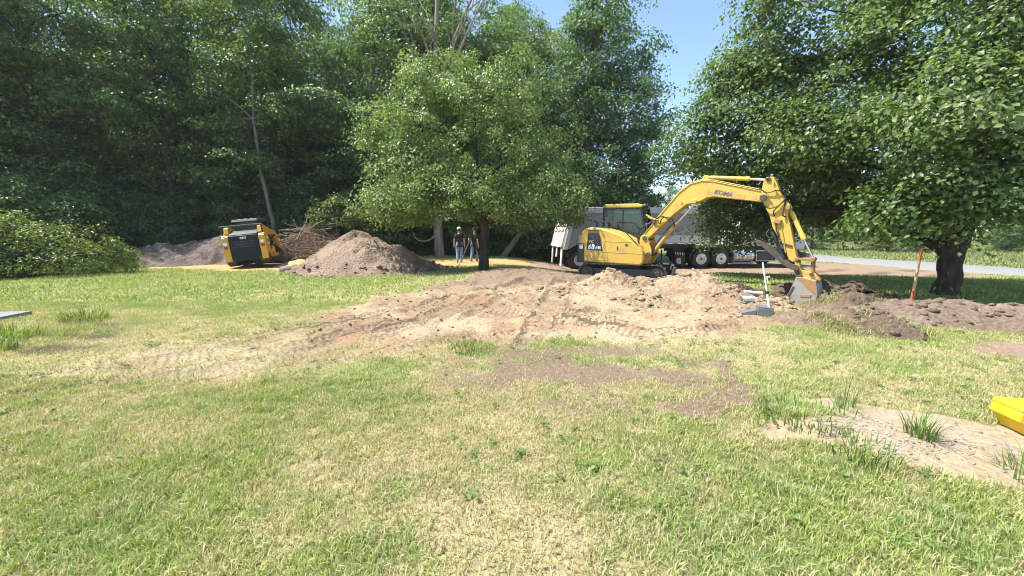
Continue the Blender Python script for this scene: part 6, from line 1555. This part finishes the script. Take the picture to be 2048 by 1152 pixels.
def pipe(name, a, b, r, label):
    a, b = Vector(a), Vector(b)
    o = empty(name, a, (0, 0, 0), label, 'pipe')
    d = b - a; dn = d.normalized()
    mb = MB(); mb.tube([Vector((0, 0, 0)), d], r, 18, cap=False); mb.tube([d, Vector((0, 0, 0))], r * 0.86, 18, cap=False); mb.build('barrel', M_PVC, o)
    mb = MB(); mb.lathe([(0, r * 0.86), (0, r * 1.12), (0.07, r * 1.12), (0.075, r)], (0, 0, 0), dn, 18); 
    # ring collar without end caps
    vs = []; 
    mb2 = MB(); mb2.tube([Vector((0, 0, 0)) - dn * 0.002, dn * 0.07], r * 1.13, 18, cap=False); mb2.build('collar', M_PVC, o)
    return o
zz = float(surface(np.array([4.75]), np.array([7.65]), [(SPOIL, 307, 0.11)])[0])
pipe('plastic_pipe', (4.60, 7.62, zz + 0.06), (4.92, 7.74, zz + 0.05), 0.058, 'short thick white plastic pipe lying on the spoil behind the concrete box')
zz = float(surface(np.array([5.45]), np.array([8.6]), [(SPOIL, 307, 0.11)])[0])
pipe('plastic_pipe', (5.30, 8.70, zz + 0.07), (5.66, 8.58, zz + 0.05), 0.032, 'thin white plastic pipe lying beyond the grade rod')

# yellow tool case by the sandy patch
z0 = gh(4.1, 2.85)
cs_ = empty('tool_case', (4.24, 2.85, z0), (0, 0, R(-12)), 'bright yellow plastic case lying on the grass beside the sandy patch', 'case'); cs_.scale = (0.8, 0.8, 0.8)
prof = [(-0.27, 0.0), (0.30, 0.0), (0.36, 0.20), (0.36, 0.245), (-0.36, 0.245), (-0.375, 0.15), (-0.32, 0.12)]
mb = MB(); mb.prism(prof, -0.15, 0.15); mb.build('base_shell', M_CASE, cs_, 0.016, seg=3)
mb = MB(); mb.prism([(-0.36, 0.247), (0.36, 0.247), (0.355, 0.29), (-0.35, 0.29)], -0.152, 0.152); mb.build('lid', M_CASE, cs_, 0.014, seg=3)
for x in (-0.2, 0.2):
    mb = MB(); mb.box((x, -0.156, 0.245), (0.06, 0.012, 0.07)); mb.build('latch', M_CASE, cs_, 0.005)
mb = MB(); mb.box((-0.14, -0.1545, 0.18), (0.08, 0.006, 0.016)); mb.build('recess', M_RUSTY, cs_)
mb = MB(); mb.box((0.03, -0.1545, 0.272), (0.13, 0.004, 0.022)); mb.build('dark_print', M_BLK, cs_, 0.003)
mb = MB(); mb.tube([(-0.08, -0.15, 0.22), (-0.08, -0.20, 0.22), (0.08, -0.20, 0.22), (0.08, -0.15, 0.22)], 0.012, 8); mb.build('handle', M_CASE, cs_)
for z in (0.06, 0.10):
    mb = MB(); mb.box((0, -0.152, z), (0.5, 0.008, 0.012)); mb.build('rib', M_CASE, cs_, 0.002)

# slab at the left edge
z0 = gh(-9.6, 6.9)
sb_ = empty('concrete_slab', (-9.75, 6.7, z0 - 0.04), (0, 0, R(9)), 'low grey slab with pale front edge set in the grass near the weeds', 'slab')
mb = MB(); mb.box((0, 0, 0.05), (1.5, 0.62, 0.12)); mb.build('slab', M_SLABT, sb_, 0.012)
mb = MB(); mb.box((0, -0.335, 0.045), (1.52, 0.05, 0.135)); mb.build('edging', M_PVC, sb_, 0.01)

# boulder
z0 = gh(-8.78, 14.9)
bm = bmesh.new(); bmesh.ops.create_icosphere(bm, subdivisions=3, radius=1.0)
for v in bm.verts:
    v.co *= 1 + 0.25 * (float(n3(np.array([v.co[:]]) * 1.0 + 5, 1.3, 3)[0]) - 0.5) * 2; v.co = Vector((v.co.x * 0.26, v.co.y * 0.2, v.co.z * 0.15))
me = bpy.data.meshes.new('boulder'); bm.to_mesh(me); bm.free(); me.polygons.foreach_set('use_smooth', np.ones(len(me.polygons), bool))
o = link('boulder', me, M_ROCK); o.location = (-8.78, 14.9, z0 + 0.08); tag(o, 'small rounded boulder on the grass left of the tall grey mound', 'rock')

# brush pile: cut branches thrown in a heap
bp = empty('brush_pile', (-10.3, 19.7, gh(-10.3, 19.7)), (0, 0, 0), 'tangled heap of cut bare branches between loader and grey mound', 'brush pile')
rb_ = np.random.default_rng(15); M_TWIG = bark_mat('dry_brown_twig', (0.14, 0.10, 0.07), (0.40, 0.31, 0.22), 8)
def stick_path(L, bend):
    a = rb_.uniform(-0.5, 0.5) + (0 if rb_.random() < 0.7 else 1.3); px = rb_.uniform(-1.9, 1.9); py = rb_.uniform(-0.9, 0.9)
    top = 1.55 * math.exp(-(px / 1.5) ** 2) + 0.25; pz = rb_.uniform(0.08, max(0.12, top))
    d = Vector((math.cos(a), math.sin(a) * 0.5, rb_.normal(0, 0.25))) * (1 if rb_.random() < 0.5 else -1); p = Vector((px, py, pz)) - d.normalized() * L / 2; out = []
    d.normalize()
    for i in range(6):
        p = Vector((p.x, p.y, max(0.03, p.z))); out.append(p.copy()); d = (d + Vector(rb_.normal(0, bend, 3))).normalized(); p = p + d * L / 5
    return out
for i in range(70):
    L = rb_.uniform(1.2, 3.0); r0 = rb_.uniform(0.018, 0.045); pts = stick_path(L, 0.13); mb = MB(); mb.tube(pts, [r0 * (1 - 0.13 * k) for k in range(6)], 6); mb.build('branch', M_TWIG, bp)
mb = MB()
for i in range(900):
    L = rb_.uniform(0.4, 1.5); r0 = rb_.uniform(0.006, 0.013); mb.tube(stick_path(L, 0.22), [r0 * (1 - 0.15 * k) for k in range(6)], 3)
tw = mb.build('twigs', M_TWIG, bp, smooth=False); tw['kind'] = 'stuff'

# leaning trunk at the wood's edge
ln = empty('fallen_trunk', (-0.35, 23.8, gh(-0.35, 23.8)), (0, 0, 0), 'grey trunk leaning at a slant at the wood edge behind the sand', 'log')
mb = MB(); mb.tube([(-0.3, 0, -0.1), (0.3, 0.1, 0.7), (0.8, 0.2, 1.4), (1.5, 0.3, 2.3)], [0.2, 0.18, 0.16, 0.12], 10); mb.build('bole', M_BARK_GREY, ln)
mb = MB(); mb.tube([(0.8, 0.2, 1.4), (0.9, 0.1, 1.9), (0.8, 0.0, 2.3)], [0.06, 0.04, 0.02], 8); mb.build('snapped_branch', M_BARK_GREY, ln)

# tufts
def tuft(name, x, y, n, h, spread, seed, label, colr=(0.11, 0.20, 0.045), wid=0.008, cat='grass tuft', group=None):
    r = np.random.default_rng(seed)
    a = r.random(n) * 6.28; d = spread * 0.25 * np.sqrt(r.random(n)); px, py = np.cos(a) * d, np.sin(a) * d
    hh = h * (0.35 + 0.75 * r.random(n)); out = a + r.normal(0, 0.5, n); lean = hh * np.abs(r.normal(0.45, 0.3, n))
    k = 5; t = np.linspace(0, 1, k); V = []; 
    ww = wid * (0.7 + 0.6 * r.random(n))
    cx = px[:, None] + np.cos(out)[:, None] * lean[:, None] * t[None] ** 1.8; cyy = py[:, None] + np.sin(out)[:, None] * lean[:, None] * t[None] ** 1.8
    cz = hh[:, None] * (t[None] - 0.28 * (lean / hh)[:, None] * t[None] ** 3) - 0.01
    sx, sy = -np.sin(out), np.cos(out); wv = ww[:, None] * (1 - t[None] ** 2) / 2 + 0.0004
    A = np.stack([cx - sx[:, None] * wv, cyy - sy[:, None] * wv, cz], -1); B = np.stack([cx + sx[:, None] * wv, cyy + sy[:, None] * wv, cz], -1)
    V = np.stack([A, B], 2).reshape(n, 2 * k, 3)
    f = np.array([[2 * i, 2 * i + 1, 2 * i + 3, 2 * i + 2] for i in range(k - 1)]); Fq_ = (f[None] + (np.arange(n) * 2 * k)[:, None, None]).reshape(-1, 4)
    c = np.array(colr) * (0.7 + 0.7 * r.random((n, 1))); c = np.where((r.random(n) < 0.15)[:, None], np.array([0.38, 0.33, 0.15]), c)
    o = link(name, np_mesh(name, V.reshape(-1, 3), Fq_, np.repeat(c, 2 * k, 0)), M_GRASS); o.location = (x, y, gh(x, y)); tag(o, label, cat, group)
    o['kind'] = 'stuff'
    return o
tuft('grass_tuft', 3.13, 2.76, 90, 0.26, 0.40, 501, 'tall spiky grass tuft growing out of the bare sandy patch')
tuft('grass_tuft', 2.42, 3.05, 260, 0.16, 1.3, 502, 'lush grass clump at the back corner of the sandy patch', (0.13, 0.24, 0.05))
tuft('grass_tuft', 2.85, 3.15, 60, 0.12, 0.7, 503, 'thin trailing grass crossing the back of the sandy patch')
tuft('grass_tuft', 2.5, 2.55, 160, 0.13, 0.9, 504, 'dark grass clump at the front left edge of the sandy patch', (0.085, 0.17, 0.035))
tuft('grass_tuft', 3.55, 2.2, 300, 0.20, 1.3, 505, 'tall green grass clump at the front right edge of the sandy patch', (0.12, 0.23, 0.05))
tuft('grass_tuft', 3.05, 3.32, 40, 0.36, 0.3, 506, 'few thin tall grass stems behind the sandy patch', (0.15, 0.22, 0.09), 0.005)
tuft('weed_clump', -7.4, 5.5, 260, 0.22, 1.2, 507, 'bright weedy grass clump in front of the grey slab', (0.19, 0.27, 0.07), 0.014)
tuft('weed_clump', -7.6, 6.7, 260, 0.26, 1.2, 508, 'bright weedy grass clump right of the grey slab', (0.19, 0.27, 0.07), 0.014)
tuft('weed_clump', -7.0, 4.9, 220, 0.18, 1.2, 509, 'low weedy clump beside the torn dark soil spot', (0.16, 0.24, 0.06), 0.014)
tuft('grass_tuft', -0.55, 5.05, 420, 0.10, 1.3, 510, 'lush green strip of uncut grass on the edge of the tracked dirt', (0.12, 0.21, 0.045), 0.008)

# ================================================================== HAZE
hm = bpy.data.materials.new('thin_summer_haze'); hm.use_nodes = True; hn = hm.node_tree; hn.nodes.clear()
ho = hn.nodes.new('ShaderNodeOutputMaterial'); pv = hn.nodes.new('ShaderNodeVolumePrincipled')
pv.inputs['Color'].default_value = (0.80, 0.88, 1.0, 1); pv.inputs['Density'].default_value = 0.0004; pv.inputs['Anisotropy'].default_value = 0.2
hn.links.new(pv.outputs[0], ho.inputs['Volume'])
mb = MB(); mb.box((20, 75, 12.2), (330, 270, 30)); hz = mb.build('haze', hm, smooth=False); tag(hz, 'thin summer haze over yard and far trees', 'haze', None, 'stuff')
